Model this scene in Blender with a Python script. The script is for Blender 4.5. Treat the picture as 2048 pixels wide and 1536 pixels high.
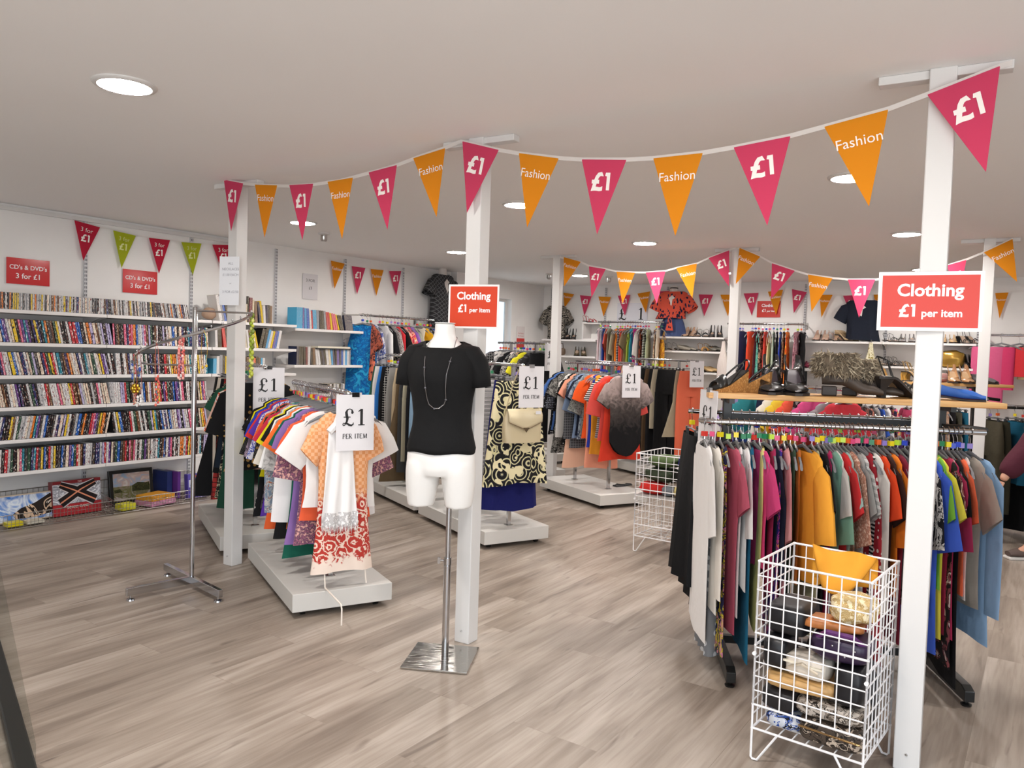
import bpy, math, random
from math import sin, cos, pi, radians, sqrt, atan2, hypot, exp
from mathutils import Vector, Matrix, noise
for _o in list(bpy.data.objects): bpy.data.objects.remove(_o)
SC = bpy.context.scene; COL = SC.collection
R = random.Random(7)

# ---------------------------------------------------------------- camera
F, PITCH, ROLL, EYE, CEIL = 1562.0, radians(2.5), radians(1.8), 1.42, 2.41
_fw = Vector((0, cos(PITCH), -sin(PITCH))); _r0 = Vector((1, 0, 0)); _u0 = _r0.cross(_fw)
_rt = _r0*cos(ROLL) + _u0*sin(ROLL); _up = -_r0*sin(ROLL) + _u0*cos(ROLL)
cam_d = bpy.data.cameras.new('camera'); cam = bpy.data.objects.new('camera', cam_d); COL.objects.link(cam)
cam_d.sensor_fit = 'HORIZONTAL'; cam_d.sensor_width = 36; cam_d.lens = F/2048*36; cam_d.clip_start = .02; cam_d.clip_end = 200
_m = Matrix((( _rt.x, _up.x, -_fw.x), (_rt.y, _up.y, -_fw.y), (_rt.z, _up.z, -_fw.z))).to_4x4()
cam.matrix_world = Matrix.Translation((0, 0, EYE)) @ _m
SC.camera = cam
# ---------------------------------------------------------------- world, exposure
SC.view_settings.view_transform = 'Standard'; SC.view_settings.look = 'None'
SC.view_settings.gamma = 1; SC.view_settings.use_curve_mapping = False
SC.view_settings.exposure = 0.22
W = bpy.data.worlds.new('sky'); SC.world = W; W.use_nodes = True
_bg = W.node_tree.nodes['Background']
_tc = W.node_tree.nodes.new('ShaderNodeTexCoord'); _sx = W.node_tree.nodes.new('ShaderNodeSeparateXYZ'); _rp = W.node_tree.nodes.new('ShaderNodeValToRGB')
W.node_tree.links.new(_tc.outputs['Generated'], _sx.inputs[0]); W.node_tree.links.new(_sx.outputs['Z'], _rp.inputs[0]); W.node_tree.links.new(_rp.outputs[0], _bg.inputs[0])
_rp.color_ramp.elements[0].position = .0; _rp.color_ramp.elements[0].color = (.95, .98, 1, 1)
_rp.color_ramp.elements[1].position = .16; _rp.color_ramp.elements[1].color = (.42, .70, 1, 1)
_bg.inputs[1].default_value = 1.6
SHOP_DAYLIGHT, LAMP_POWER = 125, 235     # daylight area in the shopfront opening (W), emission of each ceiling lamp
_dl = bpy.data.lights.new('shopfront_daylight', 'AREA'); _dl.shape = 'RECTANGLE'; _dl.size = 6.6; _dl.size_y = 2.0; _dl.energy = SHOP_DAYLIGHT; _dl.color = (.96, .975, 1)
_do = bpy.data.objects.new('shopfront_daylight', _dl); COL.objects.link(_do)
_do.location = (-.6, -2.3, 1.25); _do.rotation_euler = (radians(112), 0, radians(6))
LAMPS = [(-1.55, 3.1), (-1.75, 6.43), (.01, 5.35), (-.61, 8.06), (1.14, 6.99), (1.79, 4.26), (3.0, 6.06), (.83, 10.11), (2.58, 9.23),
         (.25, 1.7), (4.3, 8.3), (3.5, 3.1), (-1.3, -.2), (1.6, .3)]

# ---------------------------------------------------------------- pixel -> point in the room
def ray(x, y): return _fw*F + _rt*(x-1024) + _up*(768-y)
def on_z(x, y, z):
    d = ray(x, y); return Vector((0, 0, EYE)) + d*((z-EYE)/d.z)
def on_plane(x, y, p, n):
    d = ray(x, y); o = Vector((0, 0, EYE)); n = Vector(n); return o + d*((Vector(p)-o).dot(n)/d.dot(n))
def dirv(deg): return Vector((cos(radians(deg)), sin(radians(deg)), 0))

# ---------------------------------------------------------------- materials
def lin(h):
    if isinstance(h, (tuple, list)): return tuple(h)[:3]
    h = h.lstrip('#'); v = [int(h[i:i+2], 16)/255 for i in (0, 2, 4)]
    return tuple(c/12.92 if c <= .04045 else ((c+.055)/1.055)**2.4 for c in v)
_mc = {}
def _new(key):
    m = bpy.data.materials.new(key); m.use_nodes = True
    return m, m.node_tree.nodes, m.node_tree.links, m.node_tree.nodes['Principled BSDF']
def mat(c, rough=.5, metal=0, spec=.5, emit=0, alpha=1, trans=0):
    k = ('m', c, rough, metal, spec, emit, alpha, trans)
    if k in _mc: return _mc[k]
    m, N, L, p = _new('paint')
    p.inputs['Base Color'].default_value = (*lin(c), 1); p.inputs['Roughness'].default_value = rough
    p.inputs['Metallic'].default_value = metal; p.inputs['Specular IOR Level'].default_value = spec
    if emit: p.inputs['Emission Color'].default_value = (*lin(c), 1); p.inputs['Emission Strength'].default_value = emit
    p.inputs['Alpha'].default_value = alpha; p.inputs['Transmission Weight'].default_value = trans
    _mc[k] = m; return m
def _node(N, t, **kw):
    n = N.new(t)
    for k, v in kw.items():
        if k in n.inputs: n.inputs[k].default_value = v
        else: setattr(n, k, v)
    return n
def _ramp(N, L, src, stops, interp='CONSTANT'):
    r = N.new('ShaderNodeValToRGB'); r.color_ramp.interpolation = interp; e = r.color_ramp.elements
    while len(e) < len(stops): e.new(1)
    for i, (p, c) in enumerate(stops): e[i].position = p; e[i].color = (*lin(c), 1)
    L.new(src, r.inputs[0]); return r.outputs[0]
def fab(c, pat='', c2='#ffffff', sc=1.0, c3=None, rough=.85):
    """cloth: a plain colour or a printed pattern in the cloth's own coordinates"""
    k = ('f', c, pat, c2, sc, c3, rough)
    if k in _mc: return _mc[k]
    m, N, L, p = _new('cloth')
    p.inputs['Roughness'].default_value = rough; p.inputs['Specular IOR Level'].default_value = .25
    c3 = c3 or c2
    tc = N.new('ShaderNodeTexCoord'); src = tc.outputs['Object']; out = None
    if pat in ('dots', 'bigdots'):
        v = _node(N, 'ShaderNodeTexVoronoi', Scale=(42 if pat == 'dots' else 26)*sc); v.inputs['Randomness'].default_value = .25
        L.new(src, v.inputs['Vector']); out = _ramp(N, L, v.outputs['Distance'], [(0, c2), (.3, c)])
    elif pat in ('hstripe', 'vstripe'):
        w = _node(N, 'ShaderNodeTexWave', Scale=14*sc, Distortion=.4); w.bands_direction = 'Z' if pat == 'hstripe' else 'X'
        L.new(src, w.inputs['Vector']); out = _ramp(N, L, w.outputs['Fac'], [(0, c), (.55, c2)])
    elif pat == 'plaid':
        mp = _node(N, 'ShaderNodeMapping'); mp.inputs['Rotation'].default_value = (0, radians(c3 == 'diag' and 38 or 0), 0); L.new(src, mp.inputs[0])
        ws = []
        for d in 'XZ':
            w = _node(N, 'ShaderNodeTexWave', Scale=5.5*sc, Distortion=.1); w.bands_direction = d; L.new(mp.outputs[0], w.inputs['Vector']); ws.append(w)
        a = _node(N, 'ShaderNodeMath', operation='MAXIMUM'); L.new(ws[0].outputs['Fac'], a.inputs[0]); L.new(ws[1].outputs['Fac'], a.inputs[1])
        out = _ramp(N, L, a.outputs[0], [(0, c), (.9, c2), (.93, c), (.965, c2)])
    elif pat == 'floral':
        n1 = _node(N, 'ShaderNodeTexNoise', Scale=17*sc, Detail=2.5, Distortion=1.2); L.new(src, n1.inputs['Vector'])
        out = _ramp(N, L, n1.outputs['Fac'], [(0, c), (.47, c2), (.52, c), (.56, c3), (.62, c2), (.68, c)])
    elif pat == 'lace':
        v = _node(N, 'ShaderNodeTexVoronoi', Scale=13*sc); n1 = _node(N, 'ShaderNodeTexNoise', Scale=9*sc, Detail=2)
        L.new(src, v.inputs['Vector']); L.new(src, n1.inputs['Vector'])
        s = _node(N, 'ShaderNodeMath', operation='SINE'); ml = _node(N, 'ShaderNodeMath', operation='MULTIPLY'); ml.inputs[1].default_value = 30
        L.new(v.outputs['Distance'], ml.inputs[0]); L.new(ml.outputs[0], s.inputs[0])
        a = _ramp(N, L, s.outputs[0], [(0, c2), (.34, '#98958d'), (.5, c2), (.68, c)]); b = _ramp(N, L, n1.outputs['Fac'], [(0, c3), (.44, c2), (.5, c3)])
        mx = _node(N, 'ShaderNodeMixRGB'); L.new(_ramp(N, L, n1.outputs['Fac'], [(0, '#ffffff'), (.4, '#000000'), (.62, '#ffffff')]), mx.inputs[0]); L.new(a, mx.inputs[1]); L.new(b, mx.inputs[2]); out = mx.outputs[0]
    elif pat == 'leaf':
        mp = _node(N, 'ShaderNodeMapping'); mp.inputs['Scale'].default_value = (1.9, 1, 1); mp.inputs['Rotation'].default_value = (0, .7, 0); L.new(src, mp.inputs[0])
        v = _node(N, 'ShaderNodeTexVoronoi', Scale=19*sc); n1 = _node(N, 'ShaderNodeTexNoise', Scale=30*sc); L.new(mp.outputs[0], v.inputs['Vector']); L.new(src, n1.inputs['Vector'])
        ad = _node(N, 'ShaderNodeMath', operation='ADD'); mu = _node(N, 'ShaderNodeMath', operation='MULTIPLY'); mu.inputs[1].default_value = .5
        L.new(n1.outputs['Fac'], mu.inputs[0]); L.new(v.outputs['Distance'], ad.inputs[0]); L.new(mu.outputs[0], ad.inputs[1])
        out = _ramp(N, L, ad.outputs[0], [(0, c2), (.56, c3), (.62, c)])
    elif pat in ('speck', 'marble'):
        n1 = _node(N, 'ShaderNodeTexNoise', Scale=(95 if pat == 'speck' else 7)*sc, Detail=3, Distortion=(0 if pat == 'speck' else 2)); L.new(src, n1.inputs['Vector'])
        out = _ramp(N, L, n1.outputs['Fac'], [(.36, c), (.5, c2), (.62, c3)], 'LINEAR')
    elif pat == 'check':
        v = _node(N, 'ShaderNodeTexChecker', Scale=70*sc); v.inputs[1].default_value = (*lin(c), 1); v.inputs[2].default_value = (*lin(c2), 1); L.new(src, v.inputs[0]); out = v.outputs[0]
    elif pat == 'fade':      # two colours of dye, changing down the cloth
        sx = N.new('ShaderNodeSeparateXYZ'); L.new(src, sx.inputs[0]); n1 = _node(N, 'ShaderNodeTexNoise', Scale=16*sc, Detail=5, Distortion=1.5); L.new(src, n1.inputs['Vector'])
        a = _node(N, 'ShaderNodeMath', operation='MULTIPLY'); a.inputs[1].default_value = .55; L.new(n1.outputs['Fac'], a.inputs[0])
        b = _node(N, 'ShaderNodeMath', operation='ADD'); L.new(a.outputs[0], b.inputs[0])
        g = _node(N, 'ShaderNodeMapRange'); g.inputs[1].default_value = -.2; g.inputs[2].default_value = -.75; L.new(sx.outputs['Z'], g.inputs[0]); L.new(g.outputs[0], b.inputs[1])
        out = _ramp(N, L, b.outputs[0], [(.3, c), (.62, c2), (1.0, c3)], 'LINEAR')
    n2 = _node(N, 'ShaderNodeTexNoise', Scale=16, Detail=2); L.new(src, n2.inputs['Vector'])
    bp = _node(N, 'ShaderNodeBump', Strength=.35, Distance=.012); L.new(n2.outputs['Fac'], bp.inputs['Height']); L.new(bp.outputs[0], p.inputs['Normal'])
    if out is None: p.inputs['Base Color'].default_value = (*lin(c), 1)
    else: L.new(out, p.inputs['Base Color'])
    _mc[k] = m; return m
def banner(c):
    """thin felt that lets some lamplight through"""
    k = ('b', c)
    if k in _mc: return _mc[k]
    m, N, L, p = _new('bunting_felt'); p.inputs['Base Color'].default_value = (*lin(c), 1); p.inputs['Roughness'].default_value = .9; p.inputs['Specular IOR Level'].default_value = .1
    t = N.new('ShaderNodeBsdfTranslucent'); t.inputs[0].default_value = (*lin(c), 1); mx = N.new('ShaderNodeMixShader'); mx.inputs[0].default_value = .4
    L.new(p.outputs[0], mx.inputs[1]); L.new(t.outputs[0], mx.inputs[2]); L.new(mx.outputs[0], N['Material Output'].inputs[0]); _mc[k] = m; return m
WHITE = mat('#e6e2df', .45); GLOSSW = mat('#d8d6d3', .35); PLINTH = mat('#cfccc6', .55); CHROME = mat('#c6c6c8', .12, 1); STEEL = mat('#b9b7b4', .28, 1)
BLACK = mat('#141413', .4); PLASTIC = mat('#77787a', .35); DARKPL = mat('#3a3b3d', .4); WIRE = mat('#efeded', .35); PAPER = mat('#ebe9ea', .6); INK = mat('#151515', .6)

# ---------------------------------------------------------------- mesh builder
class MB:
    def __init__(s): s.v = []; s.f = []; s.m = []
    def add(s, vs, fs, m=0, M=None):
        b = len(s.v)
        s.v += [tuple(M @ Vector(v)) if M is not None else tuple(v) for v in vs]
        for f in fs: s.f.append(tuple(i+b for i in f)); s.m.append(m)
        return s
    def box(s, x0, x1, y0, y1, z0, z1, m=0, M=None):
        return s.add([(x, y, z) for z in (z0, z1) for y in (y0, y1) for x in (x0, x1)],
                     [(0, 2, 3, 1), (4, 5, 7, 6), (0, 1, 5, 4), (2, 6, 7, 3), (0, 4, 6, 2), (1, 3, 7, 5)], m, M)
    def loft(s, rings, m=0, M=None, cap0=True, cap1=True, closed=True):
        n = len(rings[0]); vs = [p for r in rings for p in r]; fs = []
        for i in range(len(rings)-1):
            for j in range(n if closed else n-1):
                k = (j+1) % n; fs.append((i*n+j, i*n+k, (i+1)*n+k, (i+1)*n+j))
        if cap0: fs.append(tuple(reversed(range(n))))
        if cap1: fs.append(tuple(range((len(rings)-1)*n, len(rings)*n)))
        return s.add(vs, fs, m, M)
    def tube(s, pts, r, n=6, m=0, M=None, closed=False, cap=True, flat=1.0):
        P = [Vector(p) for p in pts]; rs = r if isinstance(r, (list, tuple)) else [r]*len(P); rings = []; prev = None
        for i, p in enumerate(P):
            a = P[i-1] if (i or closed) else p; b = P[(i+1) % len(P)] if (i < len(P)-1 or closed) else p
            t = (b-a).normalized() if (b-a).length > 1e-9 else Vector((0, 0, 1))
            if prev is None: prev = t.orthogonal().normalized()
            prev = (prev - t*prev.dot(t)); prev = prev.normalized() if prev.length > 1e-6 else t.orthogonal().normalized()
            q = t.cross(prev)
            rings.append([p + prev*(cos(2*pi*j/n)*rs[i]) + q*(sin(2*pi*j/n)*rs[i]*flat) for j in range(n)])
        if closed: rings.append(rings[0])
        return s.loft(rings, m, M, cap and not closed, cap and not closed)
    def lathe(s, prof, n=16, m=0, M=None, cap0=True, cap1=True):
        return s.loft([[(r*cos(2*pi*j/n), r*sin(2*pi*j/n), z) for j in range(n)] for r, z in prof], m, M, cap0, cap1)
    def prism(s, poly, y0, y1, m=0, M=None):
        """poly in x,z extruded along y"""
        n = len(poly); vs = [(x, y0, z) for x, z in poly] + [(x, y1, z) for x, z in poly]
        fs = [tuple(range(n)), tuple(reversed(range(n, 2*n)))] + [(i, i+n, (i+1) % n+n, (i+1) % n) for i in range(n)]
        return s.add(vs, fs, m, M)
    def ball(s, c, rad, n=8, k=6, m=0, M=None, f=None):
        rx, ry, rz = rad if isinstance(rad, (tuple, list)) else (rad,)*3; rings = []
        for i in range(k+1):
            a = -pi/2 + pi*i/k; ring = []
            for j in range(n):
                b = 2*pi*j/n; d = Vector((cos(a)*cos(b), cos(a)*sin(b), sin(a))); e = f(d) if f else 1
                ring.append((c[0]+d.x*rx*e, c[1]+d.y*ry*e, c[2]+d.z*rz*e))
            rings.append(ring)
        return s.loft(rings, m, M, False, False)
    def stroke(s, pts, w, y=0, m=0, M=None):
        """a flat pen stroke in the x,z plane"""
        P = [Vector((p[0], 0, p[1])) for p in pts]; ws = w if isinstance(w, (list, tuple)) else [w]*len(P); a = []
        for i, p in enumerate(P):
            t = (P[min(i+1, len(P)-1)] - P[max(i-1, 0)]).normalized(); q = Vector((-t.z, 0, t.x))*ws[i]/2
            a += [(p.x+q.x, y, p.z+q.z), (p.x-q.x, y, p.z-q.z)]
        return s.add(a, [(2*i, 2*i+1, 2*i+3, 2*i+2) for i in range(len(P)-1)], m, M)
    def build(s, name, mats, parent=None, smooth=40, bev=0, thick=0):
        me = bpy.data.meshes.new(name); me.from_pydata(s.v, [], s.f)
        for x in (mats if isinstance(mats, (list, tuple)) else [mats]): me.materials.append(x)
        me.polygons.foreach_set('material_index', s.m)
        if smooth:
            me.polygons.foreach_set('use_smooth', [True]*len(me.polygons)); me.set_sharp_from_angle(angle=radians(smooth))
        me.update()
        o = bpy.data.objects.new(name, me); COL.objects.link(o)
        if parent is not None: o.parent = parent
        if bev: b = o.modifiers.new('edge', 'BEVEL'); b.width = bev; b.segments = 2; b.limit_method = 'ANGLE'
        if thick: b = o.modifiers.new('cloth', 'SOLIDIFY'); b.thickness = thick; b.offset = 0
        return o
def ident(o, label, cat, group=None, kind=None):
    o['label'] = label
    if cat: o['category'] = cat
    if group: o['group'] = group
    if kind: o['kind'] = kind
    return o
def root(name, loc, rz=0, label=None, cat=None, group=None, kind=None):
    o = bpy.data.objects.new(name, None); COL.objects.link(o); o.empty_display_size = .05
    o.location = loc; o.rotation_euler = (0, 0, rz)
    if label: ident(o, label, cat, group, kind)
    return o
def clone(o, parent=None):
    c = o.copy(); COL.objects.link(c)
    if parent is not None: c.parent = parent
    for ch in [x for x in o.children]: clone(ch, c)
    return c
def struct(o, label, cat=None):
    o['kind'] = 'structure'; o['label'] = label
    if cat: o['category'] = cat
    return o
def T(x=0, y=0, z=0, rz=0, rx=0, ry=0, s=1):
    return Matrix.Translation((x, y, z)) @ Matrix.Rotation(rz, 4, 'Z') @ Matrix.Rotation(ry, 4, 'Y') @ Matrix.Rotation(rx, 4, 'X') @ Matrix.Scale(s, 4)
ORD = 'first second third fourth fifth sixth seventh eighth ninth tenth eleventh twelfth thirteenth fourteenth fifteenth sixteenth seventeenth eighteenth nineteenth'.split()
_TENS = {20: ('twentieth', 'twenty'), 30: ('thirtieth', 'thirty'), 40: ('fortieth', 'forty'), 50: ('fiftieth', 'fifty'), 60: ('sixtieth', 'sixty'), 70: ('seventieth', 'seventy'), 80: ('eightieth', 'eighty'), 90: ('ninetieth', 'ninety'), 100: ('hundredth', 'hundred'), 110: ('hundred-tenth', 'hundred-and-ten')}
def nth(i):
    i += 1
    if i < 20: return ORD[i-1]
    if i > 100: return 'hundred-and-' + nth(i-101)
    t = i//10*10; return _TENS[t][0] if i == t else _TENS[t][1] + '-' + ORD[i-t-1]

# ---------------------------------------------------------------- lettering
_tx = {}
def glyphs(s, bold=0.0):
    k = (s, bold)
    if k not in _tx:
        cu = bpy.data.curves.new('lettering', 'FONT'); cu.body = s; cu.size = 1; cu.align_x = 'CENTER'; cu.offset = bold; cu.resolution_u = 3
        o = bpy.data.objects.new('lettering', cu); COL.objects.link(o); dg = bpy.context.evaluated_depsgraph_get()
        me = bpy.data.meshes.new_from_object(o.evaluated_get(dg))
        _tx[k] = ([tuple(v.co) for v in me.vertices], [tuple(p.vertices) for p in me.polygons])
        bpy.data.objects.remove(o); bpy.data.curves.remove(cu); bpy.data.meshes.remove(me)
    return _tx[k]
def write(mb, s, cx, z, size, y=-.0012, bold=0, m=0, sx=1.0, M=None):
    """lettering standing in the x,z plane, facing -y; z is the baseline"""
    if s == '£1':       # the figure has a flag on its stem
        k = size; g = lambda p: cx + p*k*sx; write(mb, '£', cx-.21*k*sx, z, size, y, bold, m, sx, M)
        mb.add([(g(q), y, z+r*k) for q, r in ((.37, 0), (.37, .70), (.17, .70), (.14, .57), (.225, .55), (.225, 0))], [(0, 1, 2, 3, 4, 5)], m, M); return
    vs, fs = glyphs(s, bold); mb.add([(cx+v[0]*size*sx, y, z+v[1]*size) for v in vs], fs, m, M)
def serif_pound(mb, x, z, h, y=-.0012, m=0, M=None):
    k = h; q = lambda a: [(x+p*k, z+r*k) for p, r in a]
    mb.stroke(q([(.57, .70), (.62, .78), (.58, .92), (.45, .985), (.31, .93), (.24, .78), (.27, .58), (.31, .42), (.27, .22), (.16, .09)]), [.11*k, .15*k, .08*k, .05*k, .09*k, .16*k, .17*k, .16*k, .12*k, .06*k], y, m, M)
    mb.stroke(q([(.03, .05), (.08, .0), (.16, .02), (.18, .10), (.10, .15), (.04, .10), (.05, .03)]), .055*k, y, m, M)
    mb.stroke(q([(.14, .10), (.28, .12), (.42, .04), (.55, .0), (.66, .07), (.68, .18)]), [.06*k, .11*k, .13*k, .11*k, .08*k, .03*k], y, m, M)
    mb.stroke(q([(.08, .50), (.50, .50)]), .06*k, y, m, M)
def serif_one(mb, x, z, h, y=-.0012, m=0, M=None):
    k = h; q = lambda a: [(x+p*k, z+r*k) for p, r in a]
    mb.stroke(q([(.22, .98), (.22, .0)]), .16*k, y, m, M); mb.stroke(q([(.02, .03), (.42, .03)]), .06*k, y, m, M); mb.stroke(q([(.20, .95), (.02, .82)]), [.08*k, .05*k], y, m, M)
_SER = {'P': ([[(0, 0), (0, 1)]], [[(0, 1), (.3, 1), (.42, .88), (.42, .66), (.3, .52), (0, .52)]], [0]),
        'E': ([[(0, 0), (0, 1)]], [[(0, 1), (.45, 1), (.45, .84)], [(0, .52), (.3, .52)], [(0, 0), (.48, 0), (.48, .18)]], []),
        'R': ([[(0, 0), (0, 1)], [(.2, .5), (.5, 0)]], [[(0, 1), (.3, 1), (.42, .88), (.42, .66), (.3, .52), (0, .52)]], [0, .5]),
        'I': ([[(.1, 0), (.1, 1)]], [[(0, 1), (.2, 1)]], [.1]), 'T': ([[(.25, 0), (.25, 1)]], [[(0, .82), (0, 1), (.5, 1), (.5, .82)]], [.25]),
        'M': ([[(.75, 0), (.75, 1)], [(.08, 1), (.38, .05)]], [[(.08, 0), (.08, 1)], [(.38, .05), (.72, 1)]], [.08, .75])}
def serif_text(mb, s, cx, z, h, y=-.0012, m=0, M=None, sp=.22):
    wd = {'P': .46, 'E': .5, 'R': .52, 'I': .22, 'T': .52, 'M': .84, ' ': .25}; tot = sum(wd[c]+sp for c in s)-sp; x = cx - tot*h/2
    for c in s:
        if c != ' ':
            a, b, sf = _SER[c]
            for st in a: mb.stroke([(x+p*h, z+r*h) for p, r in st], .17*h, y, m, M)
            for st in b: mb.stroke([(x+p*h, z+r*h) for p, r in st], .09*h, y, m, M)
            for p in sf: mb.stroke([(x+(p-.16)*h, z+.03*h), (x+(p+.16)*h, z+.03*h)], .06*h, y, m, M)
        x += (wd[c]+sp)*h

# ---------------------------------------------------------------- the room
UL = dirv(54.5); NL = Vector((-UL.y, UL.x, 0))          # along the shelved wall, away from us; its outward normal
UB = dirv(-32.2); NB = Vector((-UB.y, UB.x, 0))         # along the far wall
def LW(t, off=0, z=0): return UL*t + NL*(6.64-off) + Vector((0, 0, z))     # off = distance into the room
B0 = Vector((.75, 11.87, 0))
def BW(s, off=0, z=0): return B0 + UB*s - NB*off + Vector((0, 0, z))
RZL = radians(54.5) ; RZB = radians(-32.2)
_t0 = ((B0 - NL*6.64).dot(NB) - (UL*0).dot(NB))/UL.dot(NB)
CORNER = UL*_t0 + NL*6.64
_sc = (CORNER-B0).dot(UB)
def wallmat():
    m, N, L, p = _new('wall_paint'); n = _node(N, 'ShaderNodeTexNoise', Scale=3, Detail=3); tc = N.new('ShaderNodeTexCoord'); L.new(tc.outputs['Object'], n.inputs['Vector'])
    L.new(_ramp(N, L, n.outputs['Fac'], [(.3, '#ece9e6'), (.7, '#f1efec')], 'LINEAR'), p.inputs['Base Color']); p.inputs['Roughness'].default_value = .7; return m
WALLM = wallmat()
def ceilmat():
    m, N, L, p = _new('ceiling_paint'); p.inputs['Base Color'].default_value = (*lin('#f6f5f4'), 1); p.inputs['Roughness'].default_value = .8
    n = _node(N, 'ShaderNodeTexNoise', Scale=1.2, Detail=2); tc = N.new('ShaderNodeTexCoord'); L.new(tc.outputs['Object'], n.inputs['Vector'])
    b = _node(N, 'ShaderNodeBump', Strength=.15, Distance=.05); L.new(n.outputs['Fac'], b.inputs['Height']); L.new(b.outputs[0], p.inputs['Normal']); return m
def floormat():
    m, N, L, p = _new('vinyl_planks'); tc = N.new('ShaderNodeTexCoord'); mp = _node(N, 'ShaderNodeMapping'); mp.inputs['Rotation'].default_value = (0, 0, radians(-55.5)); L.new(tc.outputs['Object'], mp.inputs[0])
    br = _node(N, 'ShaderNodeTexBrick'); br.offset = .37; br.offset_frequency = 3; br.squash = 1
    for k, v in (('Scale', 1), ('Mortar Size', .0012), ('Mortar Smooth', .3), ('Bias', 0), ('Brick Width', 1.22), ('Row Height', .18)): br.inputs[k].default_value = v
    br.inputs['Color1'].default_value = (*lin('#b0a498'), 1); br.inputs['Color2'].default_value = (*lin('#9d9083'), 1); br.inputs['Mortar'].default_value = (*lin('#988b7e'), 1)
    L.new(mp.outputs[0], br.inputs['Vector'])
    ad = _node(N, 'ShaderNodeVectorMath', operation='MULTIPLY_ADD'); ad.inputs[1].default_value = (9, 9, 9); L.new(br.outputs['Color'], ad.inputs[0]); L.new(mp.outputs[0], ad.inputs[2])
    def grain(sx, sy, det, dist, stops):
        m2 = _node(N, 'ShaderNodeMapping'); m2.inputs['Scale'].default_value = (sx, sy, 1); L.new(ad.outputs[0], m2.inputs[0])
        g = _node(N, 'ShaderNodeTexNoise', Scale=1, Detail=det, Distortion=dist); L.new(m2.outputs[0], g.inputs['Vector']); return _ramp(N, L, g.outputs['Fac'], stops, 'LINEAR')
    a = grain(.9, 7, 3, .6, [(.32, '#aca196'), (.5, '#dfdad4'), (.68, '#ffffff')]); b = grain(3.5, 60, 4, .3, [(.3, '#dcd6d0'), (.6, '#ffffff')]); c = grain(2.6, 17, 2, .8, [(.24, '#98897b'), (.36, '#ffffff')])
    o = br.outputs['Color']
    for x, f in ((a, .9), (b, .8), (c, .7)):
        mx = _node(N, 'ShaderNodeMixRGB', blend_type='MULTIPLY'); mx.inputs[0].default_value = f; L.new(o, mx.inputs[1]); L.new(x, mx.inputs[2]); o = mx.outputs[0]
    br2 = _node(N, 'ShaderNodeBrightContrast'); br2.inputs[1].default_value = .04; L.new(o, br2.inputs[0])
    L.new(br2.outputs[0], p.inputs['Base Color']); p.inputs['Roughness'].default_value = .42; p.inputs['Specular IOR Level'].default_value = .4; return m
A0 = LW(-4.2); RB = BW(8.2)                      # near end of the shelved wall; far right end of the far wall
FR = Vector((RB.x - 6.4, -2.4, 0)); FR = Vector((6.3, -2.4, 0)); FL = Vector((A0.x-.3, -2.4, 0))
_plan = [A0, CORNER, RB, Vector((7.7, 4.0, 0)), FR, FL]
mb = MB(); mb.add([(p.x, p.y, 0) for p in _plan] + [(p.x, p.y, -.1) for p in _plan], [tuple(range(5, -1, -1)), tuple(range(6, 12))] + [(i, i+6, (i+1) % 6+6, (i+1) % 6) for i in range(6)])
struct(mb.build('floor', floormat(), smooth=0), 'grey brown wood plank vinyl floor')
mb = MB(); mb.add([(p.x, p.y, CEIL) for p in _plan] + [(p.x, p.y, CEIL+.1) for p in _plan], [tuple(range(6)), tuple(range(11, 5, -1))] + [(i, (i+1) % 6, (i+1) % 6+6, i+6) for i in range(6)])
struct(mb.build('ceiling', ceilmat(), smooth=0), 'smooth white painted ceiling')
def wallbox(name, a, b, n, label, holes=()):
    """wall between a and b, .12 thick on the n side, with (u0,u1,z0,z1) openings"""
    a = Vector(a); b = Vector(b); d = (b-a); Lg = d.length; d.normalize(); M = Matrix.Translation(a) @ Matrix(((d.x, n.x, 0, 0), (d.y, n.y, 0, 0), (0, 0, 1, 0), (0, 0, 0, 1)))
    mb = MB(); u = 0
    for u0, u1, z0, z1 in sorted(holes):
        mb.box(u, u0, 0, .12, 0, CEIL, 0, M)
        if z0 > 0: mb.box(u0, u1, 0, .12, 0, z0, 0, M)
        mb.box(u0, u1, 0, .12, z1, CEIL, 0, M); u = u1
    mb.box(u, Lg, 0, .12, 0, CEIL, 0, M)
    return struct(mb.build(name, WALLM, smooth=0), label)
_wu = 4.2 + 8.42
wallbox('wall_left', A0, CORNER, NL, 'white wall with the shelving and media racks', [(_wu-.17, _wu+.82, 1.02, 2.15)])
wallbox('wall_back', CORNER, RB, NB, 'white far wall with shoe shelves')
wallbox('wall_right', RB, _plan[3], Vector((1, 0, 0)), 'white side wall out of view')
wallbox('wall_right.001', _plan[3], FR, Vector((1, -.1, 0)).normalized(), 'white side wall out of view')
wallbox('wall_front', FR, FL, Vector((0, -1, 0)), 'shopfront wall with a wide opening', [(2.0, 9.0, .2, 2.3)])
wallbox('wall_left.001', FL, A0, Vector((-1, 0, 0)), 'white side wall near the shopfront')
# window in the shelved wall: frame and pane
Mw = Matrix.Translation(LW(8.42)) @ Matrix.Rotation(RZL, 4, 'Z')
w = root('window_1', LW(8.42), RZL); struct(w, 'tall narrow window with bright blue daylight')
mb = MB()
for a in ((-.17, -.13, 1.02, 2.15), (.78, .82, 1.02, 2.15), (-.13, .78, 1.02, 1.06), (-.13, .78, 2.11, 2.15)): mb.box(a[0], a[1], .085, .115, a[2], a[3])
mb.build('window_frame', GLOSSW, w, 0)
mb = MB(); mb.box(-.13, .78, .098, .104, 1.06, 2.11); mb.build('pane', mat('#f4fbff', .02, 0, .5, 0, 1, 1), w, 0)
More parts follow.
